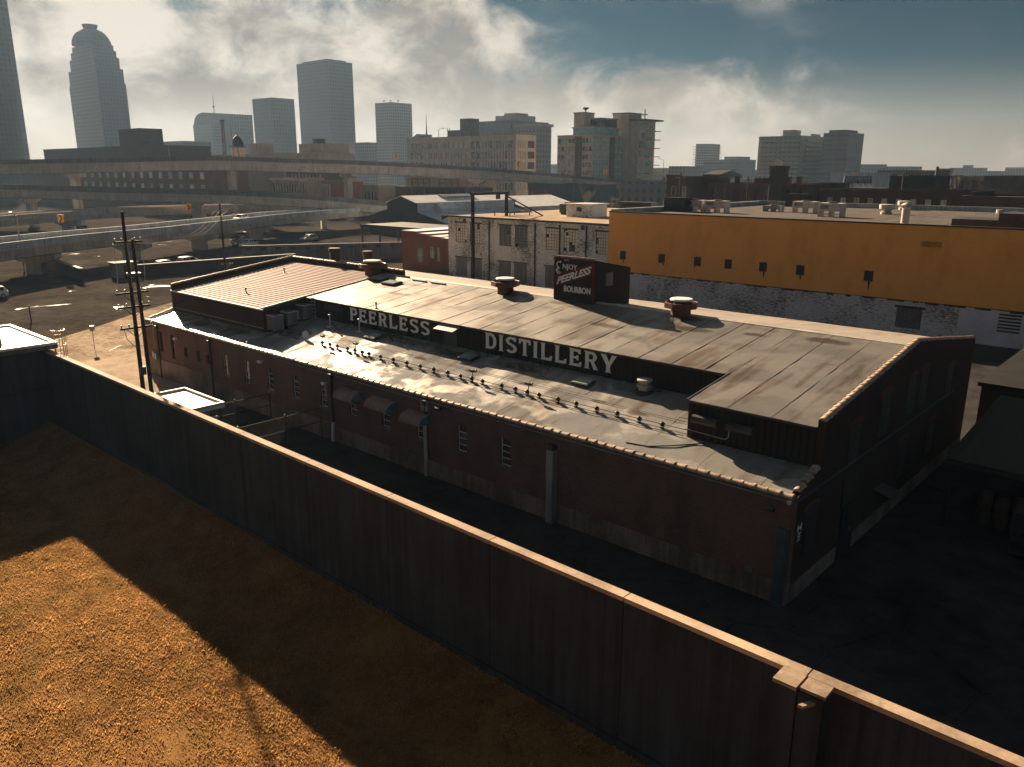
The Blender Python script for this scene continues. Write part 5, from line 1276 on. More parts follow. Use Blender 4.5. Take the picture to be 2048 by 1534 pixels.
# ================================================================== elevated ramps
def catmull(pts, n=6):
    P_ = [Vector(p) for p in pts]; out = []
    for i in range(len(P_)-1):
        a, b, c, d = P_[max(i-1, 0)], P_[i], P_[i+1], P_[min(i+2, len(P_)-1)]
        for k in range(n):
            t = k/n
            out.append(0.5*((2*b)+(-a+c)*t+(2*a-5*b+4*c-d)*t*t+(-a+3*b-3*c+d)*t**3))
    out.append(P_[-1]); return out
def make_ramp(label, pts, width, girder, barrier, bar_mat, gird_mat, piers, pier_w=2.2, drop=1.05):
    """pts: top of the near barrier; the deck lies on the far side"""
    C = catmull(pts); n = len(C)
    t = thing('elevated_ramp', label, 'overpass', (C[n//2].x, C[n//2].y, 0))
    camp = Vector((11.2, -28.9, 0)); N = []
    for i in range(n):
        d = (C[min(i+1, n-1)]-C[max(i-1, 0)]); d.z = 0; d.normalize()
        nrm = Vector((-d.y, d.x, 0))
        if nrm.dot(Vector((C[i].x, C[i].y, 0))-camp) < 0: nrm = -nrm
        N.append(nrm)
    def strip(o0, o1, z0, z1, name, mat, i0=0, i1=None):
        mb = MB(); i1 = n if i1 is None else i1
        for i in range(i0, i1):
            p = C[i]
            for o, z in ((o0, z0), (o1, z0), (o1, z1), (o0, z1)):
                q = p+N[i]*o; mb.v.append((q.x, q.y, p.z+z))
        m_ = i1-i0
        for i in range(m_-1):
            a = 4*i
            for k in range(4): mb.f.append((a+k, a+(k+1) % 4, a+4+(k+1) % 4, a+4+k)); mb.m.append(0)
        mb.f.append((0, 1, 2, 3)); mb.m.append(0); a = 4*(m_-1); mb.f.append((a+3, a+2, a+1, a)); mb.m.append(0)
        return mb.build(name, mat, t)
    seg = 6
    for i in range(0, n-1, seg):
        j = min(i+seg+1, n)
        strip(0, 0.3, -barrier, 0, 'barrier', bar_mat, i, j)
        strip(width-0.3, width, -barrier, 0, 'barrier', bar_mat, i, j)
    strip(-0.12, width+0.12, -barrier-0.32, -barrier-0.003, 'deck', gird_mat)
    strip(0.75, 1.35, -barrier-0.32-girder, -barrier-0.323, 'girder', gird_mat)
    strip(width*0.5-0.3, width*0.5+0.3, -barrier-0.32-girder, -barrier-0.323, 'girder', gird_mat)
    strip(width-1.35, width-0.75, -barrier-0.32-girder, -barrier-0.323, 'girder', gird_mat)
    strip(0.5, 1.6, -barrier-0.4-girder, -barrier-0.322-girder, 'flange', 'metal_dark')
    for i in range(3, n-1, seg):
        p = C[i]-N[i]*0.135; d = Vector((N[i].y, -N[i].x, 0))*0.05; o_ = N[i]*0.02
        mb = MB(); z0, z1 = p.z-barrier-0.31, p.z-0.02
        q = [p-d-o_, p+d-o_, p+d+o_, p-d+o_]
        mb.add([(v_.x, v_.y, z0) for v_ in q]+[(v_.x, v_.y, z1) for v_ in q], [(0,3,2,1),(4,5,6,7),(0,1,5,4),(1,2,6,5),(2,3,7,6),(3,0,4,7)])
        mb.build('expansion_joint', 'metal_dark', t)
    for fpos in piers:
        i = int(fpos*(n-1)); p = C[i]+N[i]*(width/2); zt = C[i].z-barrier-0.45-girder
        d = Vector((N[i].y, -N[i].x, 0))
        mb = MB()
        def rect(hw, hd, z): return [(p+N[i]*a*hw+d*b*hd)+Vector((0, 0, z-p.z)) for a, b in ((-1,-1),(1,-1),(1,1),(-1,1))]
        vs = rect(pier_w*0.62, pier_w*0.32, -0.5)+rect(pier_w*0.62, pier_w*0.32, zt-1.6)
        mb.add(vs, [(0,3,2,1),(4,5,6,7),(0,1,5,4),(1,2,6,5),(2,3,7,6),(3,0,4,7)])
        vs = rect(pier_w*0.62, pier_w*0.34, zt-1.6)+rect(width*0.46, pier_w*0.34, zt-0.7); vs2 = rect(width*0.46, pier_w*0.345, zt-0.7)+rect(width*0.46, pier_w*0.345, zt)
        for w_ in (vs, vs2): mb.add(w_, [(0,3,2,1),(4,5,6,7),(0,1,5,4),(1,2,6,5),(2,3,7,6),(3,0,4,7)])
        mb.build('pier', 'concrete_ramp', t)
    return C, N
ramp1 = [(-284.0, 37.4, 19.2), (-269.8, 53.1, 19.6), (-248.7, 73.7, 20.2), (-227.9, 99.6, 20.9), (-216.5, 123.7, 20.3), (-212.1, 140.1, 20.0), (-206.9, 179.1, 18.7), (-204.6, 215.4, 17.0), (-198.1, 259.2, 14.0), (-191.4, 301.8, 11.1), (-183.0, 343.1, 8.0)]
ramp2 = [(-279.1, 35.3, 12.9), (-262.7, 50.0, 12.4), (-232.1, 73.1, 11.6), (-213.9, 86.6, 11.3), (-194.0, 104.2, 10.3), (-185.7, 118.1, 8.9), (-179.6, 130.1, 7.6), (-172, 146, 5.8)]
ramp3 = [(-112, -14, 6.2), (-118.9, -1.5, 6.2), (-126.9, 9.6, 6.2), (-137.0, 25.6, 6.2), (-143.9, 41.6, 6.2), (-151.1, 53.7, 6.2), (-161.8, 71.5, 6.2), (-171.5, 87.2, 6.2), (-182.0, 111.7, 6.2), (-188.5, 133.6, 6.2)]
ramp4 = [(-178, -2, 6.2), (-190.5, 14.5, 6.2), (-208.5, 33.4, 6.2), (-220.4, 52.0, 6.2), (-231.1, 79.3, 6.2), (-229.5, 103.7, 6.2), (-222, 125, 6.0)]
make_ramp('highest elevated highway ramp sweeping across the whole view behind the others', ramp1, 9.5, 2.5, 1.3, 'concrete_barrier', 'concrete_ramp', (0.17, 0.33, 0.5, 0.66, 0.80, 0.92), 2.6)
make_ramp('second-highest elevated ramp, curving down behind the gabled warehouse', ramp2, 9.0, 1.9, 1.3, 'concrete_barrier', 'concrete_ramp', (0.18, 0.42, 0.66), 2.4)
make_ramp('nearest and lowest elevated ramp with blue-grey barriers carrying a white car', ramp3, 9.5, 1.3, 1.05, 'concrete_blue', 'concrete_ramp', (0.30, 0.44, 0.60, 0.75), 2.4)
make_ramp('tan low ramp between the nearest ramp and the second-highest ramp', ramp4, 8.5, 1.2, 1.0, 'concrete_far', 'concrete_ramp', (0.3, 0.55, 0.8), 2.2)
def lamp_post(loc, h, arm, label, group='street lamps on the ramps'):
    t = thing('street_lamp', label, 'street lamp', loc, group)
    put(MB().tube((0,0,0), (0,0,h), 0.16, 0.09, 8).mesh('pole', 'metal_grey'), 'pole', t, local=True)
    put(MB().path([(0,0,h-0.05), (arm*0.4, arm*0.35, h+0.35), (arm*0.8, arm*0.7, h+0.5)], 0.06, 6).mesh('arm', 'metal_grey'), 'arm', t, local=True)
    put(MB().box(arm*0.8-0.35, arm*0.8+0.35, arm*0.7-0.22, arm*0.7+0.22, h+0.38, h+0.58).mesh('lamp_head', 'metal_grey'), 'lamp_head', t, local=True)
lamp_post((-237.8, 90.0, 16.0), 8.2, 2.0, 'street lamp on the highest ramp at the left')
lamp_post((-207.5, 174.4, 17.4), 13.5, 1.6, 'tall street lamp on the highest ramp in front of the long office block')
lamp_post((-192.0, 299.9, 9.9), 12.0, -2.2, 'street lamp at the right end of the highest ramp')
lamp_post((-225.7, 104.6, 19.4), 12.5, 0.6, 'tall thin pole on the highest ramp beside the cupola')
lamp_post((-193.2, 106.2, 9.2), 8.0, 1.6, 'street lamp on the second-highest ramp')
lamp_post((-201.2, 240.0, 12.8), 13.5, -1.0, 'tall street lamp on the highest ramp in front of the glass block')
lamp_post((-141.4, 16.7, 0.0), 9.5, -0.8, 'dark lamp post in the wet street below the ramps at the left', 'street lamps on the ground')
lamp_post((-178.0, 182.0, 0.0), 13.0, 1.2, 'lamp post rising behind the gabled store', 'street lamps on the ground')
def chevron(loc, s, label, post=1.8, rev=False, diamond=False):
    t = thing('road_sign', label, 'sign', loc, 'orange chevron signs along the ramps', rz=R(42))
    put(MB().tube((0,0.04,-post-s), (0,0.04,-s*0.3), 0.05, n=6).mesh('post', 'metal_grey'), 'post', t, local=True)
    h = s/2
    b = MB().box(-h*0.92, h*0.92, -0.02, 0.02, -h*1.15, h*1.15) if not diamond else MB().prism([(0,-h*1.2),(h*1.2,0),(0,h*1.2),(-h*1.2,0)], 'y', -0.02, 0.02)
    put(b.mesh('panel', 'sign_orange'), 'panel', t, local=True)
    sg = -1 if rev else 1
    c = [(-0.5*sg*h, -h), (-0.05*sg*h, -h), (0.6*sg*h, 0), (-0.05*sg*h, h), (-0.5*sg*h, h), (0.12*sg*h, 0)] if not diamond else [(-0.16*h, -0.5*h), (0.16*h, -0.5*h), (0.16*h, 0.1*h), (0.35*h, 0.1*h), (0, 0.6*h), (-0.35*h, 0.1*h), (-0.16*h, 0.1*h)]
    put(MB().prism(c, 'y', -0.032, -0.022).mesh('chevron_mark', 'sign_black'), 'chevron_mark', t, local=True)
chevron((-138.7, 22.6, 8.9), 1.15, 'orange chevron sign above the nearest ramp at far left')
chevron((-146.6, 49.3, 9.7), 1.15, 'orange chevron sign above the nearest ramp left of the white car')
chevron((-210.0, 156.5, 21.6), 1.5, 'narrow orange sign on the highest ramp right of the tall pier')
chevron((-205.1, 214.4, 19.4), 1.8, 'orange chevron sign on the highest ramp in front of the long office block', rev=True)
chevron((-198.0, 262.9, 16.6), 1.8, 'orange chevron sign on the highest ramp in front of the glass block', rev=True)
chevron((-192.2, 301.5, 13.2), 1.8, 'orange chevron sign at the right end of the highest ramp', rev=True)
chevron((-159.8, 176.0, 8.1), 2.0, 'orange diamond warning sign behind the white warehouse', 6.0, diamond=True)
# low walls, booth and bits below the ramps
t = thing('retaining_wall', 'dark brick retaining wall at the foot of the nearest ramp pier', 'wall', (-131, 22, 0))
MB().prism([(-146.6, 21.5), (-121.5, 18.3), (-121.3, 18.7), (-146.4, 22.0)], 'z', -0.2, 2.1).build('wall', 'brick_dark', t); MB().prism([(-146.7, 21.4), (-121.4, 18.2), (-121.2, 18.8), (-146.3, 22.1)], 'z', 2.102, 2.22).build('coping', 'concrete_ramp', t)
t = thing('yard_wall', 'long dark yard wall below the nearest ramp behind the ribbed roof', 'wall', (-120, 42, 0))
MB().prism([(-122.0, 27.5), (-119.0, 55.0), (-118.6, 55.0), (-121.6, 27.5)], 'z', -0.2, 1.9).build('wall', 'brick_dark', t)
MB().prism([(-122.1, 27.4), (-119.1, 55.1), (-118.5, 55.1), (-121.5, 27.4)], 'z', 1.902, 2.0).build('coping', 'concrete_ramp', t)
t = thing('site_hut', 'small tan hut with a pale flat roof under the nearest ramp', 'hut', (-123, 25.5, 0))
MB().box(-124.4, -121.9, 24.0, 27.2, 0, 2.3).build('wall', 'brick_tan', t); MB().box(-124.7, -121.6, 23.7, 27.5, 2.302, 2.5).build('roof', 'wood_dark', t)
MB().box(-121.89, -121.86, 25.2, 26.1, 0, 2.0).build('door', 'metal_dark', t)
t = thing('billboard_wall', 'long dim mural wall standing behind the ribbed roof', 'wall', (-128, 62, 0))
MB().prism([(-128.5, 50), (-112, 78), (-111.5, 77.7), (-128, 49.7)], 'z', -0.2, 3.2).build('wall', 'concrete_barrier', t)
for k in range(12):
    f_ = k/12; x = -128.5+16.5*(f_+0.02); yv = 50+28*(f_+0.02)
    MB().prism([(x+0.62, yv-0.35), (x+1.1, yv+0.46), (x+1.06, yv+0.48), (x+0.58, yv-0.33)], 'z', 2.3, 2.8).build('vent_slot', 'metal_dark', t)

# ================================================================== vehicles
def wheel(parent, x, yv, r=0.36):
    w = put(MB().tube((0, -0.12, 0), (0, 0.12, 0), r, n=16).mesh('wheel', 'rubber', True), 'wheel', parent, (x, yv, r), local=True)
    put(MB().tube((0, -0.135, 0), (0, 0.135, 0), r*0.6, n=12).mesh('rim', 'galvanised', True), 'rim', w, local=True)
def loft(secs, mat_fn=None):
    """secs: list of (x, [(y,z)...]) cross sections"""
    mb = MB(); n = len(secs[0][1])
    for x, pr in secs: mb.v += [(x, a, b) for a, b in pr]
    for i in range(len(secs)-1):
        for k in range(n): mb.f.append((i*n+k, i*n+(k+1) % n, (i+1)*n+(k+1) % n, (i+1)*n+k)); mb.m.append(0)
    mb.f.append(tuple(range(n))); mb.m.append(0); mb.f.append(tuple(range((len(secs)-1)*n, len(secs)*n))[::-1]); mb.m.append(0)
    return mb
def car(label, loc, rz, mat='car_white', kind='suv', group='vehicles'):
    t = thing('parked_car' if kind != 'pickup' else 'pickup_truck', label, 'car' if kind != 'pickup' else 'pickup', loc, group, rz)
    def sec(w, z0, z1): return [(-w*0.92, z0), (w*0.92, z0), (w, z0+0.18), (w, z1-0.14), (w*0.93, z1), (-w*0.93, z1), (-w, z1-0.14), (-w, z0+0.18)]
    if kind == 'suv':
        body = loft([(-2.35, sec(0.80, 0.42, 0.85)), (-2.25, sec(0.90, 0.30, 1.02)), (-1.2, sec(0.92, 0.26, 1.04)), (0.9, sec(0.92, 0.26, 1.02)), (1.6, sec(0.91, 0.28, 0.98)), (2.2, sec(0.86, 0.32, 0.84)), (2.35, sec(0.76, 0.42, 0.70))])
        cab = loft([(-2.2, [(-0.8, 1.0), (0.8, 1.0), (0.74, 1.15), (-0.74, 1.15)]), (-1.85, [(-0.84, 1.0), (0.84, 1.0), (0.70, 1.60), (-0.70, 1.60)]), (-0.4, [(-0.86, 1.0), (0.86, 1.0), (0.72, 1.68), (-0.72, 1.68)]), (0.35, [(-0.86, 1.0), (0.86, 1.0), (0.70, 1.60), (-0.70, 1.60)]), (1.25, [(-0.82, 0.98), (0.82, 0.98), (0.76, 1.03), (-0.76, 1.03)])])
        wx_ = (-1.42, 1.45); wins_ = ((-1.75, -0.62), (-0.52, 0.45)); L_ = 2.35
    else:
        body = loft([(-2.85, sec(0.88, 0.5, 0.95)), (-2.8, sec(0.95, 0.45, 1.12)), (-0.85, sec(0.96, 0.40, 1.12)), (-0.80, sec(0.96, 0.40, 1.16)), (1.1, sec(0.96, 0.40, 1.16)), (2.3, sec(0.94, 0.42, 1.10)), (2.75, sec(0.86, 0.46, 0.98)), (2.85, sec(0.76, 0.52, 0.84))])
        cab = loft([(-0.95, [(-0.88, 1.12), (0.88, 1.12), (0.76, 1.84), (-0.76, 1.84)]), (-0.2, [(-0.9, 1.12), (0.9, 1.12), (0.78, 1.88), (-0.78, 1.88)]), (0.75, [(-0.9, 1.12), (0.9, 1.12), (0.74, 1.82), (-0.74, 1.82)]), (1.5, [(-0.86, 1.1), (0.86, 1.1), (0.8, 1.18), (-0.8, 1.18)])])
        wx_ = (-1.8, 1.85); wins_ = ((-0.75, 0.0), (0.1, 0.85)); L_ = 2.85
    b = put(body.mesh('body', mat, True), 'body', t, local=True)
    put(cab.mesh('cabin', mat, True), 'cabin', t, local=True)
    hi = 1.56 if kind == 'suv' else 1.76; lo = 1.08 if kind == 'suv' else 1.22
    for s in (-1, 1):
        for a, c in wins_:
            yv0, yv1 = (0.868, 0.735) if kind == 'suv' else (0.90, 0.79)
            mb = MB().add([(a, s*yv0, lo), (c, s*yv0, lo), (c-0.08, s*yv1, hi), (a+0.08, s*yv1, hi), (a, s*(yv0-0.04), lo), (c, s*(yv0-0.04), lo), (c-0.08, s*(yv1-0.04), hi), (a+0.08, s*(yv1-0.04), hi)], [(0,1,2,3),(4,7,6,5),(0,4,5,1),(1,5,6,2),(2,6,7,3),(3,7,4,0)])
            put(mb.mesh('side_window', 'glass_dark'), 'side_window', t, local=True)
        put(MB().box(L_-0.22, L_-0.08, s*0.62-0.14, s*0.62+0.14, 0.62, 0.78).mesh('headlight', 'lens_clear'), 'headlight', t, local=True)
        put(MB().box(-L_-0.012, -L_+0.12, s*0.70-0.1, s*0.70+0.1, 0.7, 0.95).mesh('tail_light', 'lens_red'), 'tail_light', t, local=True)
        put(MB().box(0.75, 0.95, s*0.93-0.07, s*0.93+0.12*s, 1.05, 1.2).mesh('mirror', mat), 'mirror', t, local=True) if s > 0 else put(MB().box(0.75, 0.95, -1.06, -0.88, 1.05, 1.2).mesh('mirror', mat), 'mirror', t, local=True)
    x0, x1, z0, z1 = (0.45, 1.15, 1.56, 1.1) if kind == 'suv' else (0.82, 1.42, 1.78, 1.26)
    put(MB().add([(x0, -0.62, z0+0.03), (x0, 0.62, z0+0.03), (x1, 0.72, z1+0.03), (x1, -0.72, z1+0.03)], [(0,3,2,1)]).mesh('windscreen', 'glass_dark'), 'windscreen', t, local=True)
    if kind == 'pickup': put(MB().box(-2.7, -1.0, -0.78, 0.78, 1.122, 1.13).mesh('truck_bed', 'metal_dark'), 'truck_bed', t, local=True)
    for x in wx_:
        for s in (-1, 1): wheel(t, x, s*0.82, 0.34 if kind == 'suv' else 0.40)
    return t
D3 = math.atan2(17.8, -10.7)
car('white hatchback driving on the nearest ramp', (-165.6, 71.2, 5.16), D3+math.pi)
car('white pickup parked under the nearest ramp, front one of two', (-155.0, 66.6, 0), R(-60), kind='pickup')
car('silver pickup parked under the nearest ramp behind the front white one', (-165.5, 70.5, 0), R(-62), 'car_silver', 'pickup')
car('white car cut by the left edge of the view', (-112.6, 3.3, 0), R(-70))
car('silver car parked beneath the ramp beside the yard wall', (-131.5, 41.0, 0), R(100), 'car_silver')
car('dark car parked beneath the ramp left of the silver car', (-128.5, 35.5, 0), R(95), 'car_dark')
car('silver car deep in the shade under the nearest ramp', (-160.0, 86.0, 0), R(-80), 'car_silver')

# ================================================================== city
WM = {}
def win_mesh(w, h, mat, frame):
    k = (round(w, 2), round(h, 2), mat, frame)
    if k not in WM:
        t = min(w, h)*0.09
        mb = MB().box(-w/2, -w/2+t, -0.06, 0.02, 0, h).box(w/2-t, w/2, -0.06, 0.02, 0, h).box(-w/2+t, w/2-t, -0.06, 0.02, h-t, h).box(-w/2+t, w/2-t, -0.06, 0.02, 0, t)
        mb.box(-w/2+t, w/2-t, -0.03, 0.015, t, h-t, 1)
        WM[k] = mb.mesh('window', [frame, mat])
    return WM[k]
def windows(t, face, lo, hi, plane, z0, z1, nx, nz, fw=0.55, fh=0.6, mats=('glass_dark',), frame='metal_pale', name='window'):
    """grid of windows on a -Y face (plane = y) or a +X face (plane = x)"""
    du = (hi-lo)/nx; dz = (z1-z0)/nz
    for i in range(nx):
        for j in range(nz):
            me = win_mesh(du*fw, dz*fh, random.choice(mats), frame)
            u = lo+du*(i+0.5); z = z0+dz*(j+(1-fh)/2)
            if face == 'y': put(me, name, t, (u, plane, z))
            else: put(me, name, t, (plane, u, z), R(90))
def block(name, label, x0, x1, y0, y1, h, wall, roof='roof_tar', cat='building', parapet=0.5):
    t = thing(name, label, cat, ((x0+x1)/2, (y0+y1)/2, 0))
    MB().box(x0, x1, y0, y1, -0.3, h).build('wall', wall, t)
    MB().box(x0+0.25, x1-0.25, y0+0.25, y1-0.25, h+0.003, h+0.08).build('roof', roof, t)
    if parapet:
        e = 0.12
        mb = MB().box(x0-e, x1+e, y0-e, y0+0.22, h+0.002, h+parapet).box(x1-0.22, x1+e, y0+0.222, y1-0.222, h+0.002, h+parapet).box(x0-e, x0+0.22, y0+0.222, y1-0.222, h+0.002, h+parapet).box(x0-e, x1+e, y1-0.22, y1+e, h+0.002, h+parapet)
        mb.build('parapet', wall if not wall.startswith('tower') else 'metal_grey', t)
    return t
def part(t, name, mat, *b):
    mb = MB()
    for q in b: mb.box(*q)
    return mb.build(name, mat, t)
# --- towers
t = block('office_tower', 'tall dark slab tower cut by the left edge of the view', -826.7, -745, 186, 214, 146, 'tower_a', cat='tower')
part(t, 'crown', 'tower_a', (-820, -752, 190, 210, 146.6, 151))
part(t, 'podium', 'tower_a', (-835, -735, 175, 225, -0.3, 22))
t = thing('domed_tower', 'tall stepped office tower crowned by a dome', 'tower', (-912, 342, 0))
cx, cyy = -911.8, 341.7
for k, (hw, hd, z0, z1) in enumerate([(37.1, 14.2, 0, 102), (35.6, 13.6, 102.05, 116.4), (31.8, 12.4, 116.45, 127.4), (28.5, 11.6, 127.45, 134.5), (25.2, 10.8, 134.55, 140)]):
    part(t, 'tier', 'tower_a', (cx-hw, cx+hw, cyy-hd, cyy+hd, z0-0.3 if k == 0 else z0, z1))
prof_ = [(18.6*math.cos(a), 140.05+17.5*math.sin(a)) for a in np.linspace(0, 1.25, 9)]
MB().lathe(prof_, 28, (cx, cyy, 0)).build('dome', 'tower_a', t, True)
MB().lathe([(6.2, 156.6), (6.6, 158.2), (7.6, 160.2), (7.4, 161.0)], 20, (cx, cyy, 0)).build('crown', 'metal_dark', t)
for k in range(14):
    a = 2*math.pi*k/14; rb = MB()
    for (r0, z0), (r1, z1) in zip(prof_[:-1], prof_[1:]): rb.tube((cx+r0*1.01*math.cos(a), cyy+r0*1.01*math.sin(a), z0), (cx+r1*1.01*math.cos(a), cyy+r1*1.01*math.sin(a), z1), 0.35, n=4, cap=False)
    rb.build('dome_rib', 'tower_a', t)
# building with the rounded shoulder
t = thing('curved_hotel', 'broad hazy block with a rounded left shoulder and roof mast', 'building', (-886, 466, 0))
prof_ = [(-928.5, -0.3), (-843.9, -0.3), (-843.9, 76.5), (-905, 80.6), (-917, 79.0), (-924.5, 75.0), (-928, 68.5)]
MB().prism(prof_, 'y', 453, 480).build('wall', 'tower_b', t)
part(t, 'front_wing', 'tower_d', (-905, -862, 440, 452.9, -0.3, 66))
MB().tube((-895, 462, 80), (-895, 462, 99), 0.5, 0.2, 6).build('mast', 'metal_dark', t); MB().box(-897.5, -892.5, 461.6, 462.4, 86, 87.5).build('mast_arm', 'metal_dark', t)
block('office_tower', 'square hazy tower second from left of the tallest square tower, just left of it', -771.7, -736.7, 438.4, 465.4, 86.5, 'tower_b', cat='tower')
t = block('office_tower', 'tallest square tower in the middle of the skyline', -820.1, -762.4, 526.6, 560.9, 132, 'tower_b', cat='tower')
part(t, 'crown', 'tower_a', (-815, -768, 531, 556, 132.6, 134.5))
t = block('office_tower', 'plain square tower right of the tallest square tower, with dishes on its roof', -822.7, -792.3, 639, 672.9, 96.8, 'tower_c', cat='tower')
for x, yv in ((-812, 645), (-803, 648), (-797, 655)): MB().lathe([(0.2, 0), (0.2, 2.2), (1.6, 3.2), (1.5, 3.5)], 10, (x, yv, 97)).build('dish', 'metal_dark', t)
block('far_block', 'small hazy block between the two square towers', -752, -731, 551, 566, 46.3, 'tower_c')
block('far_block', 'low hazy block beside the curved hotel', -618.7, -586.7, 267.3, 290, 37, 'tower_d')
# long office block with window grid
t = block('office_block', 'long five-storey office block with rows of windows behind the highest ramp', -364.7, -278.5, 294.7, 310.9, 34.6, 'concrete_far')
windows(t, 'y', -348, -314, 294.69, 6, 33, 17, 5, 0.6, 0.62, ('glass_pale', 'glass_lit', 'glass_dark'), 'concrete_far')
windows(t, 'y', -362, -350, 294.69, 6, 33, 3, 5, 0.78, 0.8, ('glass_dark',), 'concrete_far')
windows(t, 'y', -312, -304, 294.69, 6, 33, 2, 5, 0.85, 0.85, ('glass_dark',), 'concrete_far')
windows(t, 'y', -303, -280, 294.69, 6, 33, 11, 5, 0.7, 0.75, ('glass_pale', 'glass_pale', 'glass_dark'), 'concrete_far')
windows(t, 'x', 296, 303, -278.49, 6, 33, 4, 5, 0.7, 0.75, ('glass_pale',), 'concrete_far')
windows(t, 'x', 303.5, 310.4, -278.49, 6, 33, 1, 5, 0.9, 0.8, ('brick_dark',), 'concrete_far')
part(t, 'penthouse', 'concrete_barrier', (-322, -314, 297, 304, 34.7, 44.5)); part(t, 'penthouse', 'concrete_barrier', (-332, -322.1, 297, 303, 34.7, 38.6))
MB().prism([(-301, 34.7), (-293, 34.7), (-293, 38.4), (-296, 38.6)], 'y', 296, 306).build('skylight', 'glass_pale', t)
MB().prism([(-363, 34.7), (-355, 34.7), (-355, 37.2), (-357, 37.4)], 'y', 296, 306).build('skylight', 'glass_pale', t)
MB().tube((-353, 300, 34.6), (-353, 300, 49), 0.5, 0.05, 6).build('mast', 'metal_dark', t)
for x in (-331, -329.5): MB().tube((x, 296, 34.6), (x, 296, 40), 0.18, n=5).build('antenna', 'metal_dark', t)
t = block('glass_office', 'pale glass-fronted office behind the long office block', -443.7, -405.8, 430.6, 475.3, 52.4, 'tower_glass')
part(t, 'tower_core', 'concrete_far', (-429.4, -408, 440, 462, 53, 57)); part(t, 'tower_core', 'concrete_far', (-424, -412, 444, 458, 57.05, 59))
part(t, 'wing', 'tower_c', (-405.7, -383.8, 434, 452, -0.3, 48)); part(t, 'wing_cap', 'concrete_far', (-406, -382.5, 433, 453, 48.05, 50))
# glass and concrete block
t = block('glass_block', 'concrete and teal glass office block with balconies at its right end', -245.3, -224, 288.2, 313.6, 33, 'concrete_far')
windows(t, 'y', -245, -234.4, 288.19, 3, 32.6, 5, 8, 0.94, 0.62, ('glass_pale', 'glass_dark', 'glass_teal'), 'concrete_far')
windows(t, 'y', -230.2, -224.3, 288.19, 3, 32.6, 3, 8, 0.94, 0.66, ('glass_pale', 'glass_dark'), 'concrete_far')
part(t, 'brick_pier', 'brick_brown', (-234.3, -230.3, 287.9, 288.19, -0.3, 32.6))
windows(t, 'x', 288.6, 301.8, -223.99, 2, 32.6, 6, 9, 0.96, 0.9, ('glass_teal',), 'concrete_far')
windows(t, 'x', 306, 313.3, -223.99, 2, 32.6, 3, 9, 0.96, 0.9, ('glass_teal',), 'concrete_far')
part(t, 'brick_pier', 'brick_brown', (-223.98, -223.6, 302, 305.8, -0.3, 32.6))
part(t, 'upper_storey', 'glass_teal', (-238, -226, 291, 312, 33.6, 36.6)); part(t, 'upper_roof', 'concrete_far', (-238.5, -225.5, 290.5, 312.5, 36.65, 37.2))
part(t, 'stair_core', 'concrete_far', (-238.4, -232.2, 292, 300, 37.25, 43.6)); part(t, 'core_cap', 'metal_dark', (-238.7, -231.9, 291.7, 300.3, 43.62, 44.0))
part(t, 'terrace', 'glass_dark', (-232.1, -226.5, 297, 311, 37.25, 41)); part(t, 'terrace_roof', 'concrete_far', (-232.1, -226, 297, 311.6, 41.02, 41.5))
part(t, 'lift_core', 'concrete_far', (-231, -221.6, 313.7, 325, -0.3, 44.0)); part(t, 'core_cap', 'metal_dark', (-231.3, -221.3, 313.5, 325.3, 44.02, 44.5))
part(t, 'balcony_tower', 'concrete_far', (-221.5, -216.5, 315, 330, -0.3, 40.6)); part(t, 'canopy', 'metal_dark', (-221.5, -212.8, 314, 331.5, 40.62, 41.3))
for k in range(9):
    part(t, 'balcony', 'concrete_far', (-216.49, -213.9, 322, 331.5, 3.4+4.05*k, 3.7+4.05*k))
windows(t, 'x', 315.3, 321.5, -216.49, 2, 40, 2, 9, 0.9, 0.75, ('glass_dark', 'glass_teal'), 'concrete_far')
windows(t, 'x', 322.3, 329.8, -216.49, 2, 40, 2, 9, 0.95, 0.8, ('glass_teal',), 'concrete_far')
MB().lathe([(0.3, 44), (0.3, 45), (1.7, 46), (1.6, 46.3)], 12, (-234.5, 296, 0)).build('dish', 'metal_dark', t)
MB().tube((-219, 324, 41.2), (-219, 324, 46.5), 0.25, n=6).box(-220.5, -217.5, 323.7, 324.3, 43.6, 44.0).build('antenna', 'metal_dark', t)
# right-hand towers
t = block('balcony_tower', 'far slim apartment tower with stacked balconies', -571, -553, 994, 1029, 52.5, 'tower_c', cat='tower')
for k in range(13): part(t, 'balcony', 'concrete_far', (-574, -551, 992, 1031, 8+3.4*k, 8.7+3.4*k))
t = block('far_block', 'wide pale banded block right of the slim balcony tower', -466.7, -426.4, 830, 880, 29.2, 'tower_d'); part(t, 'penthouse', 'concrete_far', (-446, -428, 840, 868, 29.8, 33))
block('far_block', 'low hazy block right of the glass block', -400, -384, 589, 640, 18.6, 'tower_c'); block('far_block', 'tiny hazy flat block between the glass block and the slim balcony tower', -372, -356, 600, 632, 20.5, 'tower_c')
t = block('apartment_slab', 'tall apartment slab with rows of balconies, left of the twin pair', -279.1, -244.3, 576.4, 619.3, 42.2, 'tower_c', cat='tower')
for k in range(12):
    for x0, x1 in ((-277, -264), (-259, -246)): part(t, 'balcony', 'concrete_far', (x0, x1, 574.6, 576.39, 3.5+3.2*k, 4.4+3.2*k))
    part(t, 'balcony', 'concrete_far', (-244.29, -242.6, 580, 616, 3.5+3.2*k, 4.4+3.2*k))
part(t, 'penthouse', 'concrete_far', (-262, -253, 580, 592, 42.8, 47)); part(t, 'penthouse', 'concrete_far', (-247, -245, 596, 610, 42.8, 44.4))
t = block('apartment_slab', 'darker glass apartment tower, right of the twin pair', -232.1, -213.5, 583.3, 613.8, 43.8, 'tower_d', cat='tower'); part(t, 'crown', 'tower_a', (-230, -217, 588, 610, 44.4, 46.4))
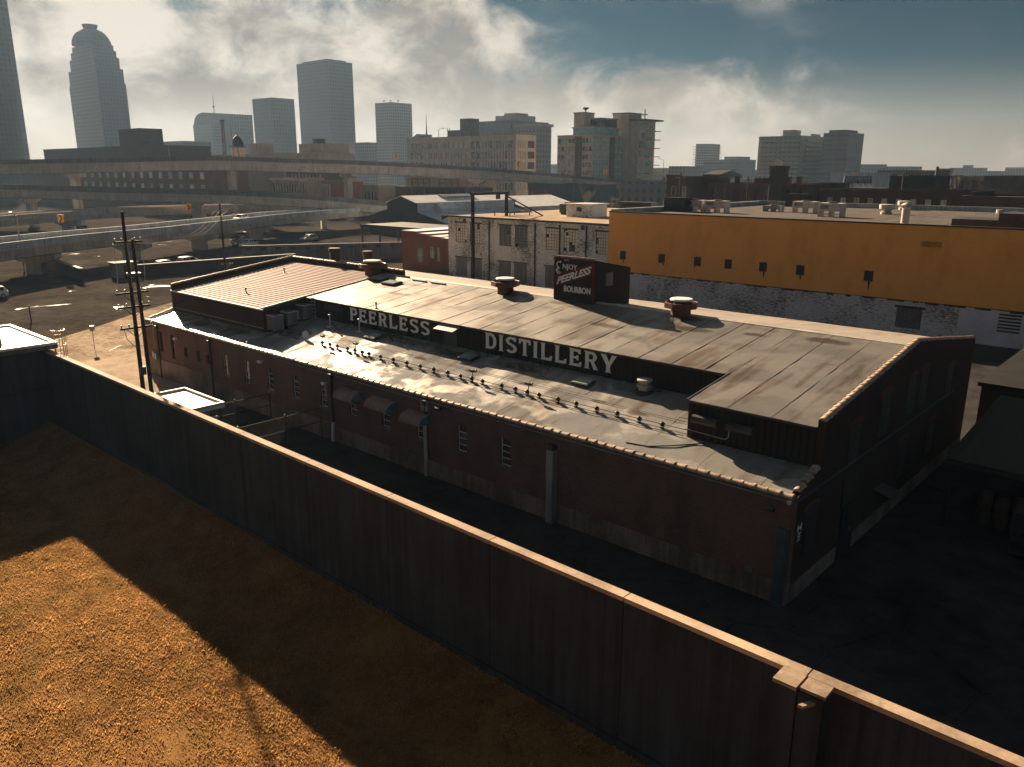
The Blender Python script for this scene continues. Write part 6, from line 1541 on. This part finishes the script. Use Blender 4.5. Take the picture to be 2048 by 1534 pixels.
# --- left middle distance
t = block('flat_roof_block', 'long dark flat-roofed block below the domed tower', -453.5, -325.3, 127.1, 150, 26.2, 'brick_dark')
part(t, 'roof_box', 'brick_dark', (-367.8, -346.7, 130, 140, 26.3, 34))
for x in (-372, -345, -332, -330): MB().tube((x, 128, 26.2), (x, 128, 29.5), 0.18, n=5).build('antenna', 'metal_dark', t)
part(t, 'roof_rail', 'metal_dark', (-338, -327, 127.6, 127.8, 28.2, 28.5))
t = block('beige_block', 'long beige flat-roofed block behind the highest ramp beside the cupola', -369.7, -276.3, 171.3, 189.2, 23.3, 'concrete_far')
part(t, 'penthouse', 'concrete_far', (-293, -277, 173, 187, 23.9, 27.5)); part(t, 'penthouse', 'concrete_far', (-333, -325, 173, 181, 23.9, 28.5)); part(t, 'lift_box', 'brick_brown', (-284, -281, 174, 178, 27.6, 29.5))
t = thing('cupola', 'dark domed cupola with an open belfry rising behind the highest ramp', 'cupola', (-238.6, 113.7, 0))
part(t, 'shaft', 'brick_dark', (-240.3, -237.0, 112.0, 115.4, -0.3, 21.0))
for a in (-1, 0, 1):
    for b in (-1, 1): part(t, 'column', 'concrete_far', (-238.65+a*1.35-0.2, -238.65+a*1.35+0.2, 113.7+b*1.4-0.2, 113.7+b*1.4+0.2, 21.02, 24.0))
part(t, 'cornice', 'metal_dark', (-240.6, -236.7, 111.7, 115.7, 24.02, 24.5))
MB().lathe([(1.9, 24.52), (1.85, 25.4), (1.45, 26.6), (0.7, 27.5), (0.15, 27.9), (0.15, 28.6)], 16, (-238.65, 113.7, 0)).build('dome', 'metal_dark', t, True)
t = thing('smokestack', 'tall slender brown smokestack with a flared top', 'chimney', (-475.6, 239.6, 0))
MB().tube((-475.6, 239.6, -0.3), (-475.6, 239.6, 44.8), 1.5, 1.05, 14).build('shaft', 'brick_rust', t, True); MB().lathe([(1.05, 44.8), (1.5, 45.6), (1.55, 46.8), (1.2, 47)], 14, (-475.6, 239.6, 0)).build('collar', 'brick_dark', t)
t = block('brick_warehouse', 'long brown brick warehouse with lit windows seen between the upper ramps', -470, -270.4, 120.9, 126.5, 17.4, 'brick_brown')
windows(t, 'y', -400, -274, 120.89, 3.5, 17, 15, 3, 0.34, 0.56, ('glass_lit', 'glass_pale', 'glass_dark', 'glass_dark'), 'concrete_far')
t = block('tan_warehouse', 'tan warehouse end standing right of the brown brick warehouse', -300, -288.5, 146, 162, 17.6, 'brick_tan'); windows(t, 'y', -299, -289.5, 145.99, 2, 17, 3, 4, 0.4, 0.5, ('glass_dark', 'glass_pale'), 'concrete_far')
t = block('brick_store', 'brown brick store with many small windows behind the second-highest ramp', -288.3, -262, 163, 172, 16.5, 'brick_brown'); windows(t, 'y', -287.5, -263, 162.99, 3, 16, 10, 4, 0.4, 0.5, ('glass_pale', 'glass_dark'), 'concrete_far')
t = block('colonnaded_hall', 'cream low hall with a row of tall narrow windows', -275.8, -252, 148.1, 156, 13.4, 'brick_tan'); windows(t, 'y', -275, -253, 148.09, 6.5, 12.6, 12, 1, 0.5, 0.85, ('glass_dark',), 'concrete_far')
part(t, 'cornice', 'concrete_far', (-276.4, -251.4, 147.5, 148.08, 13.0, 13.6))
t = block('brick_row_house', 'red-brown brick row with a cream front', -251, -233.4, 154.3, 160, 12.4, 'brick_rust'); part(t, 'chimney', 'brick_rust', (-239, -238, 156, 157, 12.9, 15.5)); part(t, 'cream_front', 'brick_tan', (-250.8, -245.5, 153.9, 154.29, -0.3, 12.0))
windows(t, 'y', -250.6, -245.7, 153.89, 7, 11.5, 3, 1, 0.45, 0.8, ('glass_dark',), 'concrete_far')
t = block('cream_shop', 'small cream building with four dark upper windows beside the tall pier', -244.0, -234.4, 168, 178, 11, 'brick_tan'); windows(t, 'y', -243.5, -235, 167.99, 4, 9.5, 4, 1, 0.5, 0.9, ('glass_dark',), 'concrete_far')
t = block('long_store', 'long dark low store behind the gabled warehouse', -234.0, -196, 176, 190, 10.4, 'brick_dark', 'roof_white')
block('pale_store', 'pale low store behind the billboard frames', -262, -222, 205, 220, 17.5, 'brick_tan')
block('rear_store', 'low blue-grey shed behind the gabled store', -210, -176, 226, 240, 11.5, 'steel_blue', 'roof_white')
block('rear_store', 'grey gridded low block below the glass block', -190, -150, 262, 280, 12.5, 'tower_c')
for k, (x, yv) in enumerate(((-210, 167.6), (-202.5, 174.2))):
    t = thing('billboard_frame', ('left', 'right')[k]+' dark scaffold of a billboard seen from behind', 'billboard', (x, yv, 0))
    for j in range(4):
        q = -3.3+2.2*j; part(t, 'upright', 'metal_dark', (x+q*0.82-0.12, x+q*0.82+0.12, yv+q*0.55-0.12, yv+q*0.55+0.12, 0, 14.2))
    for z in (11.2, 12.6, 14.0): MB().tube((x-2.9, yv-1.95, z), (x+2.9, yv+1.95, z), 0.12, n=5).build('rail', 'metal_dark', t)
    for j in range(3):
        q = -3.3+2.2*j; MB().tube((x+q*0.82, yv+q*0.55, 11.2), (x+(q+2.2)*0.82, yv+(q+2.2)*0.55, 14.0), 0.07, n=4).build('brace', 'metal_dark', t)
# --- right middle distance
t = block('brick_mill', 'dark brick mill with a low white-edged roof behind the yellow building, left end', -101.1, -93.9, 154.8, 175, 15.2, 'brick_brown', 'roof_white'); windows(t, 'y', -100.5, -94.5, 154.79, 9.5, 14.5, 2, 1, 0.4, 0.5, ('glass_pale', 'glass_dark'), 'concrete_far')
MB().prism([(160, 15.3), (172, 15.3), (172, 16.0), (166, 17.2), (160, 16.2)], 'x', -93.8, -89).build('roof_monitor', 'metal_dark', t)
part(t, 'roof_rail', 'metal_dark', (-101.3, -97, 154.6, 154.9, 15.7, 16.1))
t = block('brick_mill', 'long dark brick mill with boarded windows behind the yellow building, middle', -93.0, -66.5, 160.6, 180, 13.6, 'brick_brown', 'roof_white')
windows(t, 'y', -92, -67, 160.59, 9.6, 13.2, 9, 1, 0.42, 0.8, ('glass_dark', 'brick_dark', 'glass_dark', 'glass_lit'), 'brick_brown')
for x in (-86, -72.5, -70): part(t, 'chimney', 'brick_dark', (x-0.5, x+0.5, 163, 164, 13.7, 15.8))
part(t, 'roof_hut', 'brick_dark', (-80.5, -76.5, 161.5, 164, 13.7, 15.4))
t = block('brick_mill', 'dark brick building right of the mill, with a flat white-edged roof', -70.0, -65.4, 166.8, 184, 13.8, 'brick_dark', 'roof_white'); windows(t, 'y', -69.8, -65.6, 166.79, 9, 13, 3, 1, 0.35, 0.7, ('glass_pale', 'glass_dark'), 'brick_dark')
t = thing('water_tank', 'square dark brick lift tower with weeds on top behind the mill', 'tower', (-73, 155.5, 0))
part(t, 'shaft', 'brick_dark', (-74.6, -71.4, 157, 160.2, -0.3, 18.0)); part(t, 'rim', 'brick_dark', (-74.75, -71.25, 156.85, 160.35, 17.6, 18.25))
wd = MB()
for k in range(26): x = random.uniform(-74.5, -71.5); yv = random.uniform(157.2, 160); wd.tube((x, yv, 18.2), (x+random.uniform(-.6, .6), yv+random.uniform(-.3, .3), 18.2+random.uniform(0.4, 1.6)), 0.03, n=3)
wd.build('weeds', 'bark', t)
t = block('dark_terrace', 'very dark brick terrace with pale window heads behind the rear parapet', -59.5, -29.6, 150, 168, 12.8, 'brick_dark')
windows(t, 'y', -58.5, -33, 149.99, 9.2, 11.8, 9, 1, 0.36, 0.8, ('glass_dark', 'glass_pale'), 'concrete_far')
block('dark_terrace', 'dark stepped brick block at the right edge behind the yellow building', -29, -8, 140, 160, 12.2, 'brick_dark')
t = thing('rooftop_sign', 'blue-grey rooftop lettered sign on a steel frame above the dark terrace', 'sign', (-62.8, 182, 14.2))
part(t, 'mount', 'brick_dark', (-68, -57, 180.2, 190, -0.3, 13.0))
pn = MB().box(-3.4, 3.4, -0.08, 0.08, 0, 1.75).mesh('panel', 'sign_blue')
p_ = put(pn, 'panel', t, (-62.85, 182.0, 14.15), R(38))
o = put(text_mesh('lettering', "CAUFIELD'S", 1.35, 'metal_pale', 0, 0.02, 0.02, 1.0), 'lettering', p_, (0, -0.13, 0.42), local=True); o.rotation_euler = (R(90), 0, 0); o.scale = (0.86, 1, 1)
o = put(text_mesh('lettering', "NOVELTY", 0.8, 'sign_blue', 0, 0.02, 0.02, 1.2), 'lettering', p_, (0.2, -0.13, -0.85), local=True); o.rotation_euler = (R(90), 0, 0)
bpy.data.objects.remove(o)
for k in range(5):
    a = -3.0+1.5*k; MB().tube((-62.85+a*0.79+0.3, 182.0+a*0.61-0.3, 13.0), (-62.85+a*0.79, 182.0+a*0.61, 14.3), 0.09, n=5).build('leg', 'metal_dark', t)
    MB().tube((-62.85+a*0.79+1.0, 182.0+a*0.61-1.2, 13.0), (-62.85+a*0.79, 182.0+a*0.61, 15.0), 0.07, n=5).build('brace', 'metal_dark', t)
t = block('sign_house', 'dark red brick house block right of the rooftop sign, with a tall flue', -56.5, -46, 186, 198, 15.6, 'brick_dark'); MB().tube((-46.5, 188, 12), (-46.5, 188, 18.2), 0.35, n=10).build('flue', 'metal_dark', t)
block('blue_store', 'pale blue low block behind the rooftop sign', -92, -78, 240, 256, 16.2, 'wall_white')
t = block('grey_block', 'tall grey flat block behind the dark red brick house', -92, -72, 284, 300, 17.0, 'concrete_barrier')
t = block('apartment_row', 'four-storey apartment row with square windows, left part', -93.4, -79, 305.2, 338.9, 15.2, 'brick_tan'); windows(t, 'y', -93, -79.3, 305.19, 3, 15, 6, 4, 0.5, 0.6, ('glass_dark',), 'concrete_far')
windows(t, 'x', 306, 336, -78.99, 3, 15, 5, 4, 0.4, 0.6, ('glass_dark',), 'concrete_far')
part(t, 'stair_tower', 'brick_brown', (-78.9, -74.5, 306, 330, -0.3, 15.7)); part(t, 'roof_box', 'metal_grey', (-79, -75, 310, 316, 15.8, 18.2))
t = block('apartment_row', 'four-storey apartment row with recessed bays, right part', -74.3, -60, 312, 350, 15.0, 'brick_tan'); windows(t, 'y', -74, -60.4, 311.99, 3, 14.5, 6, 4, 0.5, 0.6, ('glass_dark',), 'concrete_far')
for x in (-70.5, -66, -62): part(t, 'bay', 'brick_brown', (x-0.9, x+0.9, 311.2, 311.98, -0.3, 14))
block('apartment_row', 'dark brick apartment wing at the right edge of the view', -59.8, -44, 296, 350, 15.2, 'brick_brown')
# distant city rows closing the horizon
rr = random.Random(5)
for k in range(30):
    a = R(98+k*2.6); d = rr.uniform(900, 1700); x = 11+d*math.cos(a); yv = -29+d*math.sin(a)
    h = rr.uniform(12, 24); w = rr.uniform(18, 55)
    tag(MB().box(x-w, x+w, yv-w*0.6, yv+w*0.6, -0.3, h).box(x-w*0.3, x+w*0.2, yv-w*0.3, yv+w*0.3, h+0.01, h+rr.uniform(2, 6)).build('distant_block', rr.choice(['tower_c', 'tower_b', 'concrete_far'])), 'hazy low block among the distant rooftops on the horizon', 'building', 'distant rooftops on the horizon')

# utility poles on the right
make_pole((-134.7, 159.3, 0), 14.8, [(13.6, 1.3, 0)], 'dark utility pole with one crossarm behind the white warehouse', r=0.25, axis='x')
make_pole((-69.3, 135.3, 0), 16.0, [(15.2, 1.0, 0)], 'utility pole with a short crossarm in front of the mill, third from left', r=0.2, axis='x')
make_pole((-61.0, 128.0, 0), 14.4, [], 'bare dark utility pole in front of the mill, below the lift tower', r=0.28)
make_pole((-85.3, 134.7, 0), 16.8, [(15.3, 1.2, 0)], 'dark utility pole in front of the left end of the mill', r=0.22, axis='x')
make_pole((-44.8, 157.4, 0), 16.8, [(16.0, 1.0, 0)], 'tall utility pole rising before the dark terrace', r=0.22, axis='x')
# bare trees
def bare_tree(loc, h, label, seed, spread=0.55):
    r = random.Random(seed); t = thing('bare_tree', label, 'tree', loc, 'bare winter trees')
    tk = MB(); br = MB()
    def grow(p, d, L, rad, lev, mb):
        q = p+d*L; mb.tube(p, q, rad, rad*0.66, 5 if lev < 2 else 3, cap=False)
        if lev >= 4: return
        for k in range(3 if lev else 4):
            nd = (d+Vector((r.uniform(-1, 1), r.uniform(-1, 1), r.uniform(-0.2, 0.8)))*spread).normalized()
            s = p.lerp(q, r.uniform(0.55, 1.0)); grow(s, nd, L*r.uniform(0.55, 0.8), rad*0.55, lev+1, br)
    grow(Vector((0, 0, -0.2)), Vector((r.uniform(-.08, .08), r.uniform(-.08, .08), 1)).normalized(), h*0.36, h*0.022, 0, tk)
    put(tk.mesh('trunk', 'bark'), 'trunk', t, local=True); put(br.mesh('crown', 'bark'), 'crown', t, local=True)
for k, (x, yv, h, l) in enumerate(((-205, 222, 13, 'bare tree left of the diamond warning sign'), (-182, 205, 13, 'bare tree behind the diamond warning sign'), (-165, 206, 14, 'bare tree right of the crossarm pole'), (-172, 214, 13, 'bare tree left of the crossarm pole'),
        (-133, 196, 10, 'low bare tree left of the mill'), (-108, 318, 19, 'bare tree above the rooftop sign'), (-69, 300, 19, 'bare tree above the apartment row'), (-150, 200, 11, 'low bare tree between the crossarm pole and the mill'), (-190, 214, 12, 'bare tree behind the gantry'), (-118, 250, 14, 'bare tree behind the mill'))):
    bare_tree((x, yv, 0), h, l, 20+k)

# ================================================================== yard at the right end
t = thing('canopy_shed', 'dark corrugated lean-to canopy in the black yard right of the distillery', 'canopy', (9, 17, 0))
ribbed(2.0, 34.0, 0, 0.1, 0, 'y', t, 'metal_dark', 'tmp')
bpy.data.objects.remove(bpy.data.objects['tmp'])
mb = MB(); n = 60
for k in range(n+1):
    x = 2.3+(30-2.3)*k/n; z = 0.04*(k % 2)
    mb.v += [(x, 12.4, 3.55+z), (x, 23.4, 4.45+z)]
for k in range(n): mb.f.append((2*k, 2*k+2, 2*k+3, 2*k+1)); mb.m.append(0)
mb.build('roof', 'wood_dark', t)
for x in (2.6, 9, 16, 23, 29.6):
    for yv, z in ((12.6, 3.55), (23.2, 4.4)): MB().box(x-0.1, x+0.1, yv-0.1, yv+0.1, 0, z).build('post', 'wood_dark', t)
MB().box(2.3, 30, 12.35, 12.5, 3.3, 3.5).build('fascia', 'wood_dark', t)
def barrel(x, yv, z, label):
    t = thing('oak_barrel', label, 'barrel', (x, yv, z), 'oak barrels under the canopy')
    put(MB().lathe([(0.26, 0), (0.31, 0.2), (0.335, 0.45), (0.31, 0.7), (0.26, 0.9)], 14).mesh('staves', 'barrel_wood', True), 'staves', t, local=True)
    for z_, r_ in ((0.08, 0.287), (0.28, 0.328), (0.6, 0.33), (0.8, 0.288)): put(MB().lathe([(r_, z_-0.025), (r_+0.006, z_), (r_, z_+0.025)], 14).mesh('hoop', 'metal_dark'), 'hoop', t, local=True)
for i in range(3):
    for j in range(2): barrel(4.0+0.75*i, 14.0, 0.0+0.91*j, ('left', 'middle', 'right')[i]+' '+('bottom', 'top')[j]+' oak barrel of the stack under the dark canopy')
t = thing('wire_rack', 'dark tall wire rack standing in the yard at the right edge', 'rack', (6.2, 11.4, 0))
for a in (0, 1.0):
    for b in (0, 0.8): MB().box(5.7+a, 5.75+a, 11.0+b, 11.05+b, 0, 2.2).build('post', 'metal_dark', t)
for z in (0.2, 0.85, 1.5, 2.15): MB().box(5.69, 6.76, 10.99, 11.86, z, z+0.04).build('shelf', 'metal_dark', t)

t = thing('added_annex', 'added low dark flat-roofed annex hiding sunlit ground beyond the right gable of the distillery', 'building', (20, 40, 0))  # annex added to cover sunlit ground and darken this corner
MB().box(0.6, 44, 27.0, 53, -0.2, 4.0).build('wall', 'brick_dark', t)
MB().box(0.4, 44.2, 26.8, 53.2, 4.003, 4.25).build('roof', 'metal_black', t)
for k in range(4): MB().box(3+4.5*k, 4.4+4.5*k, 26.93, 26.995, 1.2, 2.8).build('window', 'shutter_grey', t)
for k in range(3): MB().box(6+9*k, 8+9*k, 34, 36, 4.253, 5.0).build('roof_hatch', 'metal_dark', t)

# ================================================================== haze
hz = MB().box(-2700, 800, -700, 2700, -6, 175)
me = hz.mesh('haze', 'metal_grey'); me.materials.clear()
hm_ = bpy.data.materials.new('haze_air'); hm_.use_nodes = True; hn = hm_.node_tree; hn.nodes.clear()
pv = hn.nodes.new('ShaderNodeVolumePrincipled'); ho = hn.nodes.new('ShaderNodeOutputMaterial')
pv.inputs['Color'].default_value = (0.42, 0.66, 1.0, 1); pv.inputs['Density'].default_value = 0.000085; pv.inputs['Anisotropy'].default_value = 0.35
hn.links.new(pv.outputs[0], ho.inputs['Volume'])
me.materials.append(hm_)
h_ = put(me, 'haze'); h_['kind'] = 'stuff'; h_['label'] = 'pale morning haze over the city'
